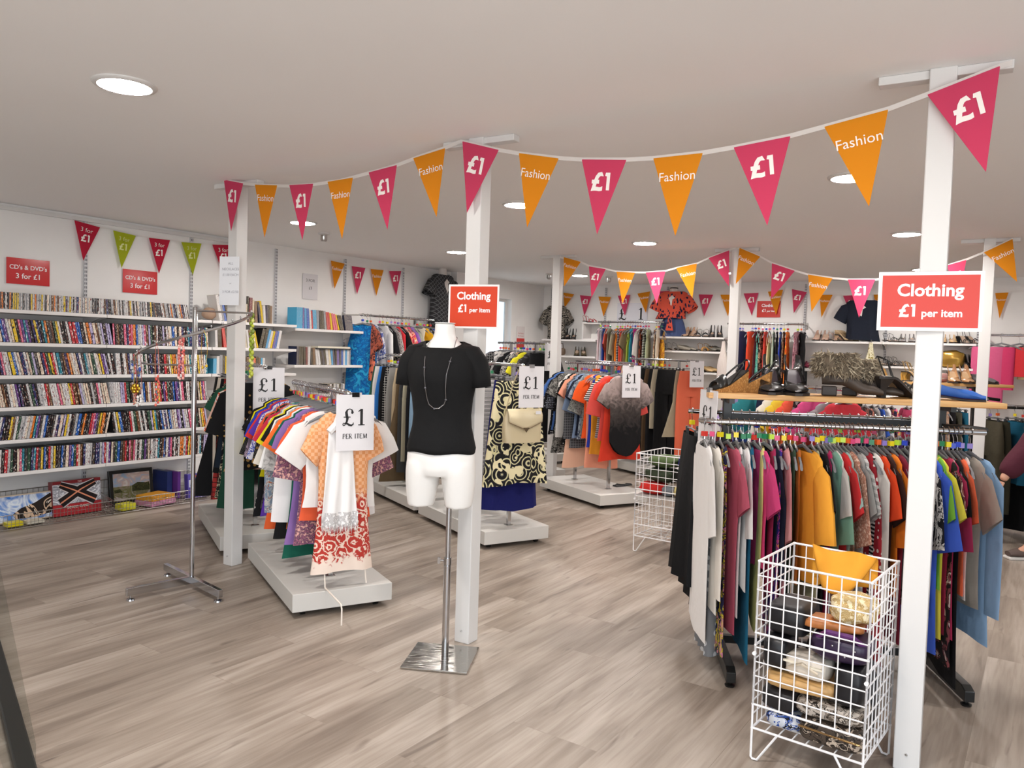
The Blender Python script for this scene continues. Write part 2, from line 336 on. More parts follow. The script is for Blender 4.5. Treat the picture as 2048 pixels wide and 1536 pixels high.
# white pilaster beside the window
mb = MB(); mb.box(7.86, 8.1, -.1, 0, 0, CEIL, 0, Matrix.Translation(NL*6.64) @ Matrix.Rotation(RZL, 4, 'Z')); struct(mb.build('wall_left.002', WHITE, smooth=0), 'shallow white boxed-in pipe on the shelved wall')
# skirting
for nm, a, b, n in (('baseboard_left', A0, CORNER, NL), ('baseboard_back', CORNER, RB, NB)):
    d = (b-a); Lg = d.length; d.normalize(); M = Matrix.Translation(a) @ Matrix(((d.x, n.x, 0, 0), (d.y, n.y, 0, 0), (0, 0, 1, 0), (0, 0, 0, 1)))
    mb = MB(); mb.box(0, Lg, -.015, 0, 0, .1, 0, M); struct(mb.build(nm, GLOSSW, smooth=0), 'white skirting board along the '+('media wall' if nm.endswith('left') else 'far wall'))
# cable trunking below the ceiling on the shelved wall
mb = MB(); mb.box(2.1, 4.6, -.03, 0, CEIL-.05, CEIL-.02, 0, Matrix.Translation(NL*6.64) @ Matrix.Rotation(RZL, 4, 'Z')); struct(mb.build('trim_1', GLOSSW, smooth=0), 'white cable trunking under the ceiling')

# ---------------------------------------------------------------- ceiling lamps
for i, (x, y) in enumerate(LAMPS):
    near = ['above the media shelves near the entrance', 'behind the front bunting near the shelved wall', 'beside the middle front post', 'behind the middle front post near the window', 'over the central aisle beyond the bunting',
            'behind the last orange pennant of the front bunting', 'beside the front post with the clothing sign', 'low beside the rear post by the window', 'behind the rear post with two buntings meeting'][i] if i < 9 else 'out of the picture'
    o = root('downlight', (x, y, CEIL), 0, 'round white ceiling downlight, lit, ' + near, 'light', 'round ceiling downlights')
    mb = MB(); mb.lathe([(.098, 0), (.118, 0), (.118, -.004), (.112, -.010), (.098, -.012), (.098, -.004)], 32, cap0=False, cap1=False); mb.build('trim_ring', GLOSSW, o)
    mb = MB(); mb.lathe([(.0005, -.006), (.098, -.006)], 32, cap0=False, cap1=False); mb.build('diffuser', mat('#fff9f4', .5, 0, .5, LAMP_POWER), o, 0)

# ---------------------------------------------------------------- posts
POSTS = [(-1.745, 4.925, 'front post behind the necklace stand with a handwritten notice'), (-.185, 3.745, 'front post behind the mannequin'), (1.43, 2.69, 'front post beside the wire basket of bags'),
         (.44, 8.13, 'rear post near the window'), (2.02, 7.19, 'rear post where two buntings meet'), (3.73, 6.2, 'rear post behind the black clothes rack')]
for i, (x, y, lb) in enumerate(POSTS):
    o = root('support_post', (x, y, 0), radians(-31), 'square white painted ' + lb, 'post', 'white posts', 'structure')
    mb = MB(); mb.box(-.041, .041, -.041, .041, 0, CEIL); mb.build('shaft', GLOSSW, o, 0, .004)
    mb = MB(); mb.box(-.2, .2, -.027, .027, CEIL-.03, CEIL-.0005); mb.build('ceiling_batten', GLOSSW, o, 0, .003)
    mb = MB(); mb.lathe([(.004, 0), (.004, .006), (.002, .008)], 8, 0, T(.0, -.041, .06, 0, radians(90))); mb.build('screw', STEEL, o)
for px, py, lb in ((648, 466, 'small white ceiling spotlight beyond the front bunting'), (1098, 547, 'small grey ceiling sensor beside the window post'), (1218, 553, 'small grey ceiling sensor beyond the second bunting')):
    p = on_z(px, py, CEIL); o = root('ceiling_sensor', p, 0, lb, 'sensor'); mb = MB(); mb.lathe([(.05, 0), (.05, -.012), (.03, -.02)], 16); mb.build('rose', GLOSSW, o)
    mb = MB(); mb.lathe([(.028, -.015), (.03, -.06), (.022, -.075)], 14, 0, T(0, 0, 0)); mb.build('housing', STEEL, o)

# ---------------------------------------------------------------- signs and bunting
def sign(name, loc, rz, w, h, bg, label, cat='sign', lines=(), border=0, holder=None, tilt=0, fancy=None, group=None, gloss=.25, ink=None):
    """flat card facing its own -y; loc is the middle of its top edge"""
    o = root(name, loc, rz, label, cat, group); o.rotation_euler = (tilt, 0, rz)
    mb = MB(); mb.box(-w/2, w/2, 0, .002, -h, 0, 0)
    if border: mb.box(-w/2+border, w/2-border, -.0006, 0, -h+border, -border, 1)
    mb.build('card', [mat('#f0ecea', gloss) if border else mat(bg, gloss), mat(bg, gloss)], o, 0)
    for t, cx, z, sz, bold in lines:
        mb = MB(); write(mb, t, cx, z, sz, -.0014, bold); mb.build('lettering', mat(ink or '#f7f4f2', .5), o, 0)
    for fn in (fancy if isinstance(fancy, (list, tuple)) else [fancy] if fancy else []):
        mb = MB(); fn(mb); mb.build('lettering', mat(ink or '#f7f4f2', .5), o, 0)
    return o
RED = '#d9402f'
def clothing_lines(k=1.0): return [('Clothing', 0, -.085*k, .060*k, .026), ('£1', -.066*k, -.158*k, .062*k, .03), ('per item', .04*k, -.158*k, .037*k, .024)]
p = on_plane(1862, 543, (1.40, 2.64, 0), (.515, .857, 0)); sign('clothing_sign', p, radians(-31+6),   .315, .2, '#c93a2e', 'large red Clothing £1 per item sign on the post beside the wire bag basket', gloss=.5, lines=clothing_lines(.96), border=.012)
p = on_plane(948, 569, (-.2, 3.69, 0), (.515, .857, 0)); sign('clothing_sign.001', p, radians(-31+12), .255, .206, '#d4482e', 'orange red Clothing £1 per item sign on the post behind the mannequin', lines=clothing_lines(.82), border=.009)
p = on_plane(1538, 602, BW(0, .012), NB); sign('clothing_sign.002', p, RZB, .30, .212, '#c93a34', 'small red Clothing £1 per item sign high on the far wall', lines=clothing_lines(.9))
cds = [lambda mb: write(mb, "CD's & DVD's", 0, -.085, .046, -.0014, .015), lambda mb: write(mb, '3 for £1', .0, -.155, .056, -.0014, .015)]
for (px, py, lb, sk) in ((57, 518, "red CD's and DVD's sign above the CD shelf nearest the entrance", .04), (281, 541, "red CD's and DVD's sign above the second bay of CDs", 0)):
    p = on_plane(px, py, LW(0, .012), NL); sign('media_price_sign', p, RZL, .31, .2, '#cc2f33', lb, fancy=cds, gloss=.12, tilt=0)
p = on_plane(621, 548, LW(0, .01), NL)
sign('price_card', p, RZL, .2, .27, '#dbd8da', 'grey 3 FOR £1 paper on the wall above the bookshelf', lines=[('3 FOR', 0, -.085, .045, 0), ('£1', 0, -.165, .045, 0)], ink='#444444', gloss=.15)
p = on_plane(1265, 606, BW(0, .008), NB)
big = [lambda mb: serif_pound(mb, -.21, -.24, .17), lambda mb: serif_one(mb, .1, -.24, .17)]
sign('price_card.001', p, RZB, .47, .33, '#e4e4ea', 'large pale £1 paper on the far wall behind the bunting', fancy=big, ink='#1b1b1b')
p = on_plane(459, 513, (-1.79, 4.87, 0), (.515, .857, 0))
notice = [('ALL', .01, -.05, .022, 0), ('NECKLACES', .01, -.085, .022, 0), ('£1.00 EACH', .01, -.12, .022, 0), ('or', .01, -.17, .016, 0), ('3 FOR £2.50', .01, -.225, .022, 0)]
sign('price_notice', p, radians(-31+16), .14, .30, '#eceef2', 'white necklace price notice stuck to the front post', lines=notice, ink='#9a9aa0')
p = on_plane(1042, 653, LW(0, .008), NL)
fire = [('Fire Notice', 0, -.11, .03, 0), ('Fire Notice', 0, -.15, .03, 0)]
o = sign('wall_notice', p, RZL, .2, .33, '#e9e2e0', 'small red and white notice on the wall beside the window', lines=fire, ink='#c0473f')
mb = MB(); mb.box(-.1, .1, -.001, 0, -.32, -.175); mb.build('red_panel', mat('#cf3a37', .3), o, 0)

def bunting(label, p0, n, tape, flags, front=1.0, tw=.017):
    """a tape carrying pennants in the upright plane through p0 with normal n; corners given as picture points"""
    n = Vector(n); P = lambda x, y: on_plane(x, y, p0, n)
    pts = [P(x, y) for x, y in tape]; o = root('bunting', pts[0], 0, label, 'bunting', 'strings of pennants'); base = pts[0]
    mb = MB(); vs = []
    for p in pts: vs += [p-base, p-base-Vector((0, 0, tw))]
    vs2 = [v + n.normalized()*.0015 for v in vs]; k = len(vs)
    fs = [(2*i, 2*i+2, 2*i+3, 2*i+1) for i in range(len(pts)-1)]
    mb.add(vs + vs2, fs + [tuple(k+j for j in reversed(f)) for f in fs] + [(2*i, k+2*i, k+2*i+2, 2*i+2) for i in range(len(pts)-1)])
    mb.build('tape', banner('#eeeae6'), o, 0)
    for tl, tr, tip, col, kind in flags:
        A, Bq, Cq = P(*tl), P(*tr), P(*tip); ex = (Bq-A); w = ex.length; ex.normalize()
        ny = n.normalized()
        if ex.cross(ny).z < 0: ny = -ny
        ny = (ny - ex*ny.dot(ex)).normalized(); ez = ex.cross(ny).normalized()
        if ez.z < 0: ez = -ez
        M = Matrix(((ex.x, ny.x, ez.x, A.x-base.x), (ex.y, ny.y, ez.y, A.y-base.y), (ex.z, ny.z, ez.z, A.z-base.z), (0, 0, 0, 1)))
        tx, tz = (Cq-A).dot(ex), (Cq-A).dot(ez); mb = MB()
        mb.prism([(0, .004), (0, 0), (tx, tz), (w, 0), (w, .004)], -.0004, .0008); f = mb.build('pennant', banner(col), o, 0); f.matrix_local = M
        mb = MB(); h = -tz; sk = Matrix(((1, 0, (w/2-tx)/h*1, 0), (0, 1, 0, 0), (0, 0, 1, 0), (0, 0, 0, 1)))
        if kind == 'F': write(mb, 'Fashion', w*.5, -h*.30, w*.25, -.002, 0, M=sk)
        elif kind == '1': write(mb, '£1', w*.5, -h*.40, w*.50, -.002, .035, M=sk)
        else: write(mb, '3 for', w*.5, -h*.22, w*.25, -.002, -.004, M=sk); mb.build('lettering', mat('#f6efe8' if col != GN else '#dfe39a', .7), f, 0); mb = MB(); write(mb, '£1', w*.5, -h*.48, w*.40, -.002, .03, M=sk)
        mb.build('lettering', mat('#f6efe8' if col != GN else '#dfe39a', .7), f, 0)
    return o
PK, OR, RD, GN = '#e4557a', '#f0a32c', '#d63650', '#c2cb36'
n01 = Vector((1.18, 1.56, 0)); n12 = Vector((1.055, 1.615, 0))
bunting('front bunting of pink and orange pennants from the necklace post to the mannequin post', (-.185-.05, 3.745-.06, 0), n01,
        [(405, 350), (447, 357), (486, 364), (530, 368), (580, 369), (626, 366), (680, 358), (740, 342), (793, 327), (840, 309), (890, 292), (921, 279)],
        [((448, 361), (486, 368), (462, 462), PK, '1'), ((510, 370.5), (554, 372), (529, 474.6), OR, 'F'), ((579, 371.5), (626, 369), (604.6, 480), PK, '1'), ((655.5, 365), (705.5, 356.7), (684, 477.8), OR, 'F'),
         ((737.7, 346.3), (793.5, 331.8), (774.8, 459), PK, '1'), ((827, 318), (890, 298), (873, 434), OR, 'F')])
bunting('front bunting of pink and orange pennants from the mannequin post past the large sign post', (-.185-.04, 3.745-.06, 0), n12,
        [(921, 279), (997, 296), (1038, 303), (1117, 312), (1164, 315), (1252, 315), (1307, 312), (1405, 301), (1468, 290), (1580, 267), (1650, 248), (1776, 213), (1856, 183), (2000, 127), (2025, 119)],
        [((925, 284.4), (996.7, 301.5), (933.8, 425.6), PK, '1'), ((1038, 308), (1116.6, 318.6), (1054, 454.6), OR, 'F'), ((1164, 320.8), (1252, 321.8), (1194, 468.4), PK, '1'), ((1307, 318.6), (1405, 308), (1350.5, 471.7), OR, 'F'),
         ((1468, 296.8), (1580.4, 274.6), (1534.5, 451), PK, '1'), ((1649.4, 255.6), (1776, 221.5), (1738, 413), OR, 'F'), ((1855.7, 191.4), (2000, 134.4), (1972, 344), PK, '1')])
nb1 = Vector((.94, 1.58, 0)); nb2 = Vector((.99, 1.71, 0))
bunting('second bunting of orange and pink pennants from the window post to the middle rear post', (2.02-.04, 7.19-.06, 0), nb1,
        [(1120, 513), (1161, 522), (1178, 530), (1211, 536), (1233, 541), (1270, 543), (1292, 543), (1331, 540), (1353, 534), (1394, 525), (1418, 514), (1459, 498), (1475, 491)],
        [((1127.5, 515), (1161, 524.4), (1128, 573), OR, 'F'), ((1178, 533.7), (1211, 539), (1183, 595), PK, '1'), ((1233, 544), (1269.6, 546.4), (1245, 607.4), OR, 'F'), ((1291.6, 546), (1330.6, 543.5), (1313.5, 607.4), PK, '1'),
         ((1352.6, 537), (1393.6, 528), (1384.8, 596.4), OR, 'F'), ((1417.6, 517), (1458.6, 501.5), (1457.8, 572.8), PK, '1')])
bunting('second bunting of orange and pink pennants from the middle rear post behind the large sign', (2.02-.04, 7.19-.06, 0), nb2,
        [(1475, 493), (1520, 511), (1544, 524), (1589, 539), (1616, 547), (1665, 554), (1696, 557), (1750, 557), (1820, 551), (1894, 529), (1932, 517), (1969, 502), (2026, 475)],
        [((1479, 496.6), (1520, 514), (1471.5, 568), OR, 'F'), ((1543.8, 527.5), (1589, 542.5), (1542, 598), PK, '1'), ((1616, 550), (1664.8, 557.8), (1623, 623.6), OR, 'F'), ((1696, 560), (1750, 560), (1718, 635), PK, '1'),
         ((1894, 532), (1932.5, 521), (1918, 598), PK, '1'), ((1968.6, 505.6), (2025.5, 479), (2034, 563.6), OR, 'F')])
bunting('red and green 3 for £1 bunting on the wall above the CDs', LW(0, .03), NL, [(143, 439), (200, 453), (227, 459), (272, 470), (298, 474), (340, 479), (363, 483), (403, 486), (425, 488), (470, 489)],
        [((149, 441.5), (199.7, 455.7), (166.5, 521), RD, '3'), ((226.6, 461.8), (271.5, 472.3), (243, 536), GN, '3'), ((298, 476.4), (339.8, 481.3), (318, 547), RD, '3'), ((363, 485), (402.8, 488), (385.7, 550), GN, '3'), ((425, 490), (466, 491), (448, 552), RD, '3')], tw=.008)
bunting('short orange and pink bunting on the wall above the bookshelf and wall rail', LW(0, .03), NL, [(659, 519), (689, 526), (704, 531), (731, 535), (742, 537), (767, 539), (779, 541), (803, 541), (818, 542)],
        [((662, 522), (689, 528), (669, 577.7), OR, 'F'), ((703.7, 533), (730.6, 536.7), (714, 588.5), PK, '1'), ((741.6, 538.7), (767, 541), (752.6, 591.6), OR, 'F'), ((778.7, 542.8), (802.4, 542.8), (792.6, 591.6), PK, '1')], tw=.008)
bunting('long orange and pink bunting along the top of the far wall', BW(0, .04), NB,
        [(1127, 584), (1148, 587), (1160, 589), (1183, 591), (1197, 592), (1222, 592), (1236, 590), (1261, 588), (1275, 586), (1300, 582), (1319, 581), (1342, 580), (1398, 587), (1426, 588), (1441, 588), (1466, 588), (1487, 586), (1517, 585), (1536, 582), (1566, 578), (1584, 577), (1613, 583), (1639, 588), (1665, 588), (1686, 590), (1712, 589), (1748, 588), (1850, 580), (1990, 585), (2017, 583), (2044, 580)],
        [((1127, 586), (1148, 589), (1129, 615.5), OR, 'F'), ((1160, 591), (1183.4, 593), (1168.6, 631), PK, '1'), ((1197, 593.6), (1221.7, 594.7), (1207, 633), OR, 'F'), ((1235.8, 592), (1260.6, 590.5), (1249.7, 631), PK, '1'), ((1275, 587.8), (1300, 583.4), (1291.6, 625.6), OR, 'F'), ((1319, 583.4), (1342, 582), (1328, 630), PK, '1'),
         ((1397.7, 589.4), (1426, 590), (1408.4, 632.4), PK, '1'), ((1441, 590), (1466, 590), (1456, 632.4), OR, 'F'), ((1487.5, 587.5), (1516.8, 586.5), (1503.5, 631), PK, '1'), ((1536, 584), (1566, 580), (1552, 630), OR, 'F'), ((1584, 579), (1613.5, 585), (1587.5, 626.5), PK, '1'), ((1639, 590.4), (1665, 590.4), (1642.8, 635.3), OR, 'F'),
         ((1686.4, 592), (1711.6, 591), (1704, 634.7), PK, '1'), ((1747.7, 590), (1772, 589), (1757, 636), OR, 'F'), ((1990.5, 587), (2017, 585.5), (1999, 637), OR, 'F')], tw=.006)

# ---------------------------------------------------------------- shelving on the walls
def slotmat():
    m, N, L, p = _new('slotted_steel'); tc = N.new('ShaderNodeTexCoord'); sx = N.new('ShaderNodeSeparateXYZ'); L.new(tc.outputs['Object'], sx.inputs[0])
    md = _node(N, 'ShaderNodeMath', operation='PINGPONG'); md.inputs[1].default_value = .016; L.new(sx.outputs['Z'], md.inputs[0])
    a = _node(N, 'ShaderNodeMath', operation='LESS_THAN'); a.inputs[1].default_value = .0095; L.new(md.outputs[0], a.inputs[0])
    ab = _node(N, 'ShaderNodeMath', operation='ABSOLUTE'); L.new(sx.outputs['X'], ab.inputs[0]); px = _node(N, 'ShaderNodeMath', operation='COMPARE'); px.inputs[1].default_value = .0065; px.inputs[2].default_value = .003; L.new(ab.outputs[0], px.inputs[0])
    ml = _node(N, 'ShaderNodeMath', operation='MULTIPLY'); L.new(a.outputs[0], ml.inputs[0]); L.new(px.outputs[0], ml.inputs[1])
    L.new(_ramp(N, L, ml.outputs[0], [(0, '#c9c9cc'), (.5, '#4a4a50')]), p.inputs['Base Color']); p.inputs['Roughness'].default_value = .4; return m
SLOT = slotmat(); uproot = None
def upright(pos, rz, label, z0=.05, z1=CEIL-.04):
    mb = MB(); mb.box(-.0125, .0125, -.022, -.001, z0, z1); o = mb.build('slotted_upright', SLOT, None, 0); o.location = pos; o.rotation_euler = (0, 0, rz); ident(o, label, 'shelf upright', 'slotted wall uprights')
for i, t in enumerate((2.25, 3.2, 4.15, 5.09, 6.02, 6.95, 7.8)): upright(LW(t), RZL, 'slotted metal wall upright, ' + nth(i) + ' along the media wall from the entrance end')
for i, s in enumerate((-.2, .7, 1.65, 2.57, 3.5, 4.45, 5.41)): upright(BW(s), RZB, 'slotted metal wall upright, ' + nth(i) + ' along the far wall from the corner')
def shelf(pos, rz, L0, depth, label, group, th=.026, lip=.0):
    o = root('wall_shelf', pos, rz, label, 'shelf', group)
    mb = MB(); mb.box(.002, L0-.002, -depth, -.004, -th, 0); mb.build('board', WHITE, o, 0, .002)
    for x in (.012, L0-.02):
        mb = MB(); mb.prism([(-depth+.03, -th), (-.023, -th), (-.023, -th-.07), (-depth*.6, -th-.02)], 0, .006, 0, T(x, 0, 0, radians(90)) @ Matrix.Scale(-1, 4, (0, 1, 0))); mb.build('bracket', WHITE, o, 0)
    return o
SZ = (1.60, 1.36, 1.12, .885, .645, .405); DEP = .37
for b, (t0, nm) in enumerate(((2.26, 'nearest the entrance'), (3.2, 'in the second bay'), (4.15, 'in the book bay behind the front post'))):
    for k, z in enumerate(SZ):
        if b == 2 and k > 3: continue
        shelf(LW(t0, 0, z), RZL, .94, DEP if b < 2 else .36, f'white wall shelf {nm}, {nth(k)} from the top', 'media wall shelves')
for k, z in enumerate((1.57, 1.20)): shelf(LW(5.09, 0, z), RZL, .93, .33, ('upper' if k == 0 else 'lower') + ' white shelf of paperbacks in the bay before the wall rail', 'media wall shelves')

# DVD cases and CDs: one mesh per colour, then copies
SPINES = {'white': ('#dedbd8', '#8d3a3a', '#24242a'), 'black': ('#1d1c1f', '#d8d2c8', '#7c3a30'), 'pale grey': ('#b9b6b6', '#35333a', '#e9e6e2'), 'blue': ('#2c5fae', '#e6e6ea', '#182a4a'), 'red': ('#c1323a', '#eee6de', '#3a1418'), 'yellow': ('#e3bf2e', '#3a2a16', '#f0ead8'),
          'orange': ('#dd7a2e', '#2a1c16', '#f1e3cc'), 'pink': ('#d8627f', '#f3e4e6', '#6c2036'), 'cream': ('#e4d7c3', '#7a5236', '#b13c34'), 'dark green': ('#34503f', '#d5d8c8', '#141a16'), 'brown': ('#6e4630', '#e2cfae', '#241812'), 'purple': ('#6c4486', '#e3d8ea', '#241a2e'), 'teal': ('#2f8496', '#eceff0', '#123038'), 'navy': ('#24315e', '#c9cede', '#a53b36'), 'charcoal': ('#3c3a3e', '#c9c2ba', '#8e6a3a'), 'lilac': ('#b4a9cc', '#40365a', '#efeaf4')}
def spine(c, c2, c3, sc=1.0):
    k = ('spine', c, c2, sc)
    if k in _mc: return _mc[k]
    m, N, L, p = _new('printed_spine'); tc = N.new('ShaderNodeTexCoord'); oi = N.new('ShaderNodeObjectInfo'); sx = N.new('ShaderNodeSeparateXYZ'); L.new(tc.outputs['Object'], sx.inputs[0])
    cb = N.new('ShaderNodeCombineXYZ'); mu = _node(N, 'ShaderNodeMath', operation='MULTIPLY'); mu.inputs[1].default_value = 71; L.new(oi.outputs['Random'], mu.inputs[0]); L.new(mu.outputs[0], cb.inputs[0])
    for i, (ax, f) in enumerate((('X', 160*sc), ('Z', 42*sc))):
        q = _node(N, 'ShaderNodeMath', operation='MULTIPLY'); q.inputs[1].default_value = f; L.new(sx.outputs[ax], q.inputs[0]); L.new(q.outputs[0], cb.inputs[i+1])
    n1 = _node(N, 'ShaderNodeTexNoise', Scale=1, Detail=1); L.new(cb.outputs[0], n1.inputs['Vector'])
    L.new(_ramp(N, L, n1.outputs['Fac'], [(0, c2), (.36, c), (.6, c3), (.64, c), (.68, c2)]), p.inputs['Base Color']); p.inputs['Roughness'].default_value = .3; _mc[k] = m; return m
_case = {}
def case_mesh(nm, w, h, d, tag):
    k = (nm, tag)
    if k not in _case:
        mb = MB(); mb.box(-w/2, w/2, 0, d, 0, h, 1); mb.box(-w/2+.0008, w/2-.0008, -.0008, 0, .002, h-.002, 0)
        o = mb.build(tag, [spine(*SPINES[nm]), mat('#222226' if tag == 'dvd_case' and nm not in ('white', 'pale grey') else '#aeb0b4' if tag == 'cd_case' else '#cfcfd2', .3)], None, 0); _case[k] = o.data; bpy.data.objects.remove(o)
    return _case[k]
def row(tag, t0, t1, z, w, h, d, leans, names, cap, where, off, gap=1.0, group=None):
    """a row of cases along the media wall; returns what is past cap for the massed remainder"""
    t = t0; i = 0; rest = []; prev = None
    while True:
        u = (t-t0)/(t1-t0); ln = leans(u) + .02*sin(t*31+z*9) ; ww = w*R.choice((1, 1, 1, 1, 1.45)); t += ww/2/cos(ln) + .0007*gap + (max(0, h*(math.tan(ln)-math.tan(prev))) if prev is not None else 0); prev = ln
        if t + ww/2 > t1: break
        nm = names(u); zz = z + ww/2*abs(sin(ln)) + .0003; hh = R.choice((1, 1, 1, .995, 1.0))
        loc = LW(t, off + R.uniform(-.004, .004), zz)
        if i < cap:
            o = bpy.data.objects.new(tag, case_mesh(nm, w, h, d, tag)); COL.objects.link(o); o.location = loc; o.rotation_euler = (0, -ln, RZL); o.rotation_mode = 'YXZ' if False else 'XYZ'
            o.scale = (ww/w, 1, hh); ident(o, f'{nm}-spined {"DVD" if tag == "dvd_case" else "CD"} case, {nth(i)} from the entrance end of {where}', 'DVD' if tag == 'dvd_case' else 'CD', group)
        else: rest.append((Matrix.Translation(loc) @ Matrix.Rotation(RZL, 4, 'Z') @ Matrix.Rotation(-ln, 4, 'Y') @ Matrix.Diagonal((ww/w, 1, hh, 1)), nm))
        i += 1; t += ww/2/cos(ln) + .0007*gap
    return rest
def pick(u): return R.choice(('white', 'white', 'white', 'black', 'black', 'black', 'pale grey', 'blue', 'red', 'yellow', 'orange', 'pink', 'cream', 'cream', 'charcoal', 'brown', 'navy', 'teal', 'purple', 'lilac', 'dark green'))
def pickcd(u): return R.choice(('charcoal', 'black', 'pale grey', 'pale grey', 'white', 'cream', 'brown', 'black', 'navy', 'orange', 'yellow', 'pale grey', 'white'))
rest = []; FRONT = DEP-.012
lean_of = [lambda u: .2 if u < .5 else .06, lambda u: .22 if u < .52 else .1, lambda u: .2 if u < .5 else .1, lambda u: -.17 if u < .48 else .16, lambda u: -.03]
for k in range(5):
    rest += row('dvd_case', 2.36, 4.12, SZ[k+1], .0156, .172, .13, lean_of[k], pick, 60, f'the {nth(k)} DVD shelf', FRONT, 1.04, 'DVD cases in rows on the media shelves')
mb = MB(); nms = sorted(set(n for _, n in rest)); mats = [spine(*SPINES[n]) for n in nms] + [mat('#222226', .3)]
for M, n in rest: mb.box(-.0078, .0078, 0, .13, 0, .172, len(nms), M); mb.box(-.007, .007, -.0008, 0, .002, .17, nms.index(n), M)
o = mb.build('dvd_case_filling', mats, None, 0); ident(o, 'packed DVD cases filling the far ends of the five DVD shelves', 'DVD', None, 'stuff')
row('cd_case', 2.36, 3.93, SZ[0], .0112, .124, .12, lambda u: 0 if u < .52 else .08 if u < .78 else .2, pickcd, 400, 'the top shelf of CDs', FRONT, 1.03, 'CD cases in a row on the top media shelf')

# books
def bookmat(c): return spine(c, '#e9e4d8' if sum(lin(c)) < 1.2 else '#39343a', '#c9a24a' if sum(lin(c)) < .6 else '#7c2f34', .55)
_bk = {}
def book_mesh(c):
    if c not in _bk:
        mb = MB(); mb.box(-.5, .5, 0, 1, 0, 1, 1); mb.box(-.5, .5, -.012, 0, 0, 1, 0); mb.box(-.40, .40, .01, .99, .996, 1.0005, 2); o = mb.build('book', [bookmat(c), mat(c, .4), mat('#e9e0cd', .8)], None, 0)
        _bk[c] = o.data; bpy.data.objects.remove(o)
    return _bk[c]
BC = {'white': '#e6e3df', 'black': '#17171a', 'blue': '#2f62b4', 'navy': '#1c2547', 'red': '#c9362f', 'yellow': '#e6c62f', 'green': '#2f7a4a', 'cream': '#e3d6b8', 'orange': '#e06a2c', 'grey': '#8f9296', 'turquoise': '#3fa5cf', 'pink': '#d9687a', 'maroon': '#6e2437', 'purple': '#5a4a9a', 'brown': '#6a4a34', 'sky blue': '#6fb0dc'}
def books(t, z, off, spec, where, group):
    pl = None
    for i, s in enumerate(spec.split()):
        nm, w, h, ln = s.split(','); nm = nm.replace('_', ' '); w = float(w)/1000; h = float(h)/1000*(1.14 if z > 1 else 1); ln = radians(float(ln)); d = .13 + R.uniform(0, .03)
        foot = w/cos(ln); t += foot/2 + (max(0, h*(math.tan(ln)-math.tan(pl))) if pl is not None else 0); pl = ln
        o = bpy.data.objects.new('book', book_mesh(BC[nm])); COL.objects.link(o); o.location = LW(t, off, z + w/2*abs(sin(ln)) + .0004); o.rotation_euler = (0, -ln, RZL); o.scale = (w, d, h)
        t += foot/2 + .002; ident(o, f'{nm} book, {nth(i)} along {where}', 'book', group)
G1 = 'books on the top book shelf'
books(4.24, SZ[0], .33, 'white,30,205,12 grey,18,200,12 blue,20,185,12 black,24,215,10 green,26,215,8 brown,18,220,8 cream,14,200,5 white,25,150,5 pink,22,145,4 white,20,150,4 pink,22,140,0 cream,25,150,0 black,16,215,0 maroon,30,205,-2 cream,18,190,0 brown,28,180,3 navy,22,175,9 yellow,20,185,9 white,25,150,4 navy,22,150,0 black,18,155,0 brown,22,150,0', 'the top book shelf behind the front post', G1)
books(4.2, SZ[1], .33, 'white,24,150,3 black,40,160,3 red,30,160,9 black,22,150,9 white,26,150,9 orange,20,140,9 white,22,140,6 black,30,150,4 white,26,145,4 blue,22,150,4 cream,24,150,6 white,22,150,9 brown,34,150,12 cream,20,150,14 yellow,18,145,14 black,34,165,-14 black,30,170,-12 sky_blue,22,160,-14 white,24,150,-14 yellow,22,150,-14 purple,20,150,-13 blue,20,150,-13 white,28,155,-12', 'the second book shelf behind the front post', 'books on the second book shelf')
books(4.18, SZ[2], .33, 'turquoise,34,120,0 white,28,140,0 grey,30,150,0 black,24,145,0 yellow,18,140,0 brown,24,140,0 white,26,150,0 navy,24,140,0 black,40,150,0 orange,24,120,0 grey,24,130,0 black,30,140,0 brown,28,135,0 blue,26,130,0 cream,20,130,0 orange,22,130,0 black,28,140,0 brown,24,130,0 turquoise,20,130,0 white,24,130,0', 'the third book shelf behind the front post', 'books on the third book shelf')
books(5.13, 1.57, .3, 'turquoise,75,185,0 purple,18,185,0 sky_blue,24,180,3 blue,28,180,4 white,22,170,6 red,14,165,5 turquoise,46,170,4 grey,34,172,4 black,26,170,6 black,28,170,6 grey,26,170,7 red,24,160,9 red,20,160,9 yellow,22,155,10 pink,24,155,14 pink,24,150,15 yellow,16,148,17 black,26,145,20 black,22,145,20', 'the upper shelf of the paperback bay', 'paperbacks on the upper bay shelf')
o = bpy.data.objects.new('book', book_mesh(BC['navy'])); COL.objects.link(o); o.location = LW(5.86, .28, 1.572); o.rotation_euler = (-.2, 0, RZL); o.scale = (.11, .03, .17); ident(o, 'navy book propped face out at the end of the upper paperback shelf', 'book')
books(5.14, 1.20, .3, 'navy,26,165,0 black,24,165,0 black,28,165,0 black,26,165,2 maroon,22,160,3 white,28,165,0 black,22,150,4 brown,30,155,5 white,24,150,9 white,26,155,10 black,20,150,11 navy,26,150,11 black,24,150,11 white,30,155,9 cream,28,150,9 sky_blue,22,155,6 navy,26,158,6 black,20,158,3 purple,30,160,3 navy,26,160,2 blue,24,160,2 white,22,160,0 sky_blue,30,160,0 white,20,160,0 grey,24,160,0', 'the lower shelf of the paperback bay', 'paperbacks on the lower bay shelf')
mb = MB(); mb.ball((0, 0, .055), (.075, .05, .055), 10, 8, f=lambda d: 1+.12*noise.noise(d*2.3)); o = mb.build('paper_bag', mat('#a58872', .7)); o.location = LW(4.18, .26, 1.602+.006); o.rotation_euler = (0, 0, RZL); ident(o, 'crumpled brown paper bag on the end of the CD shelf', 'paper bag')
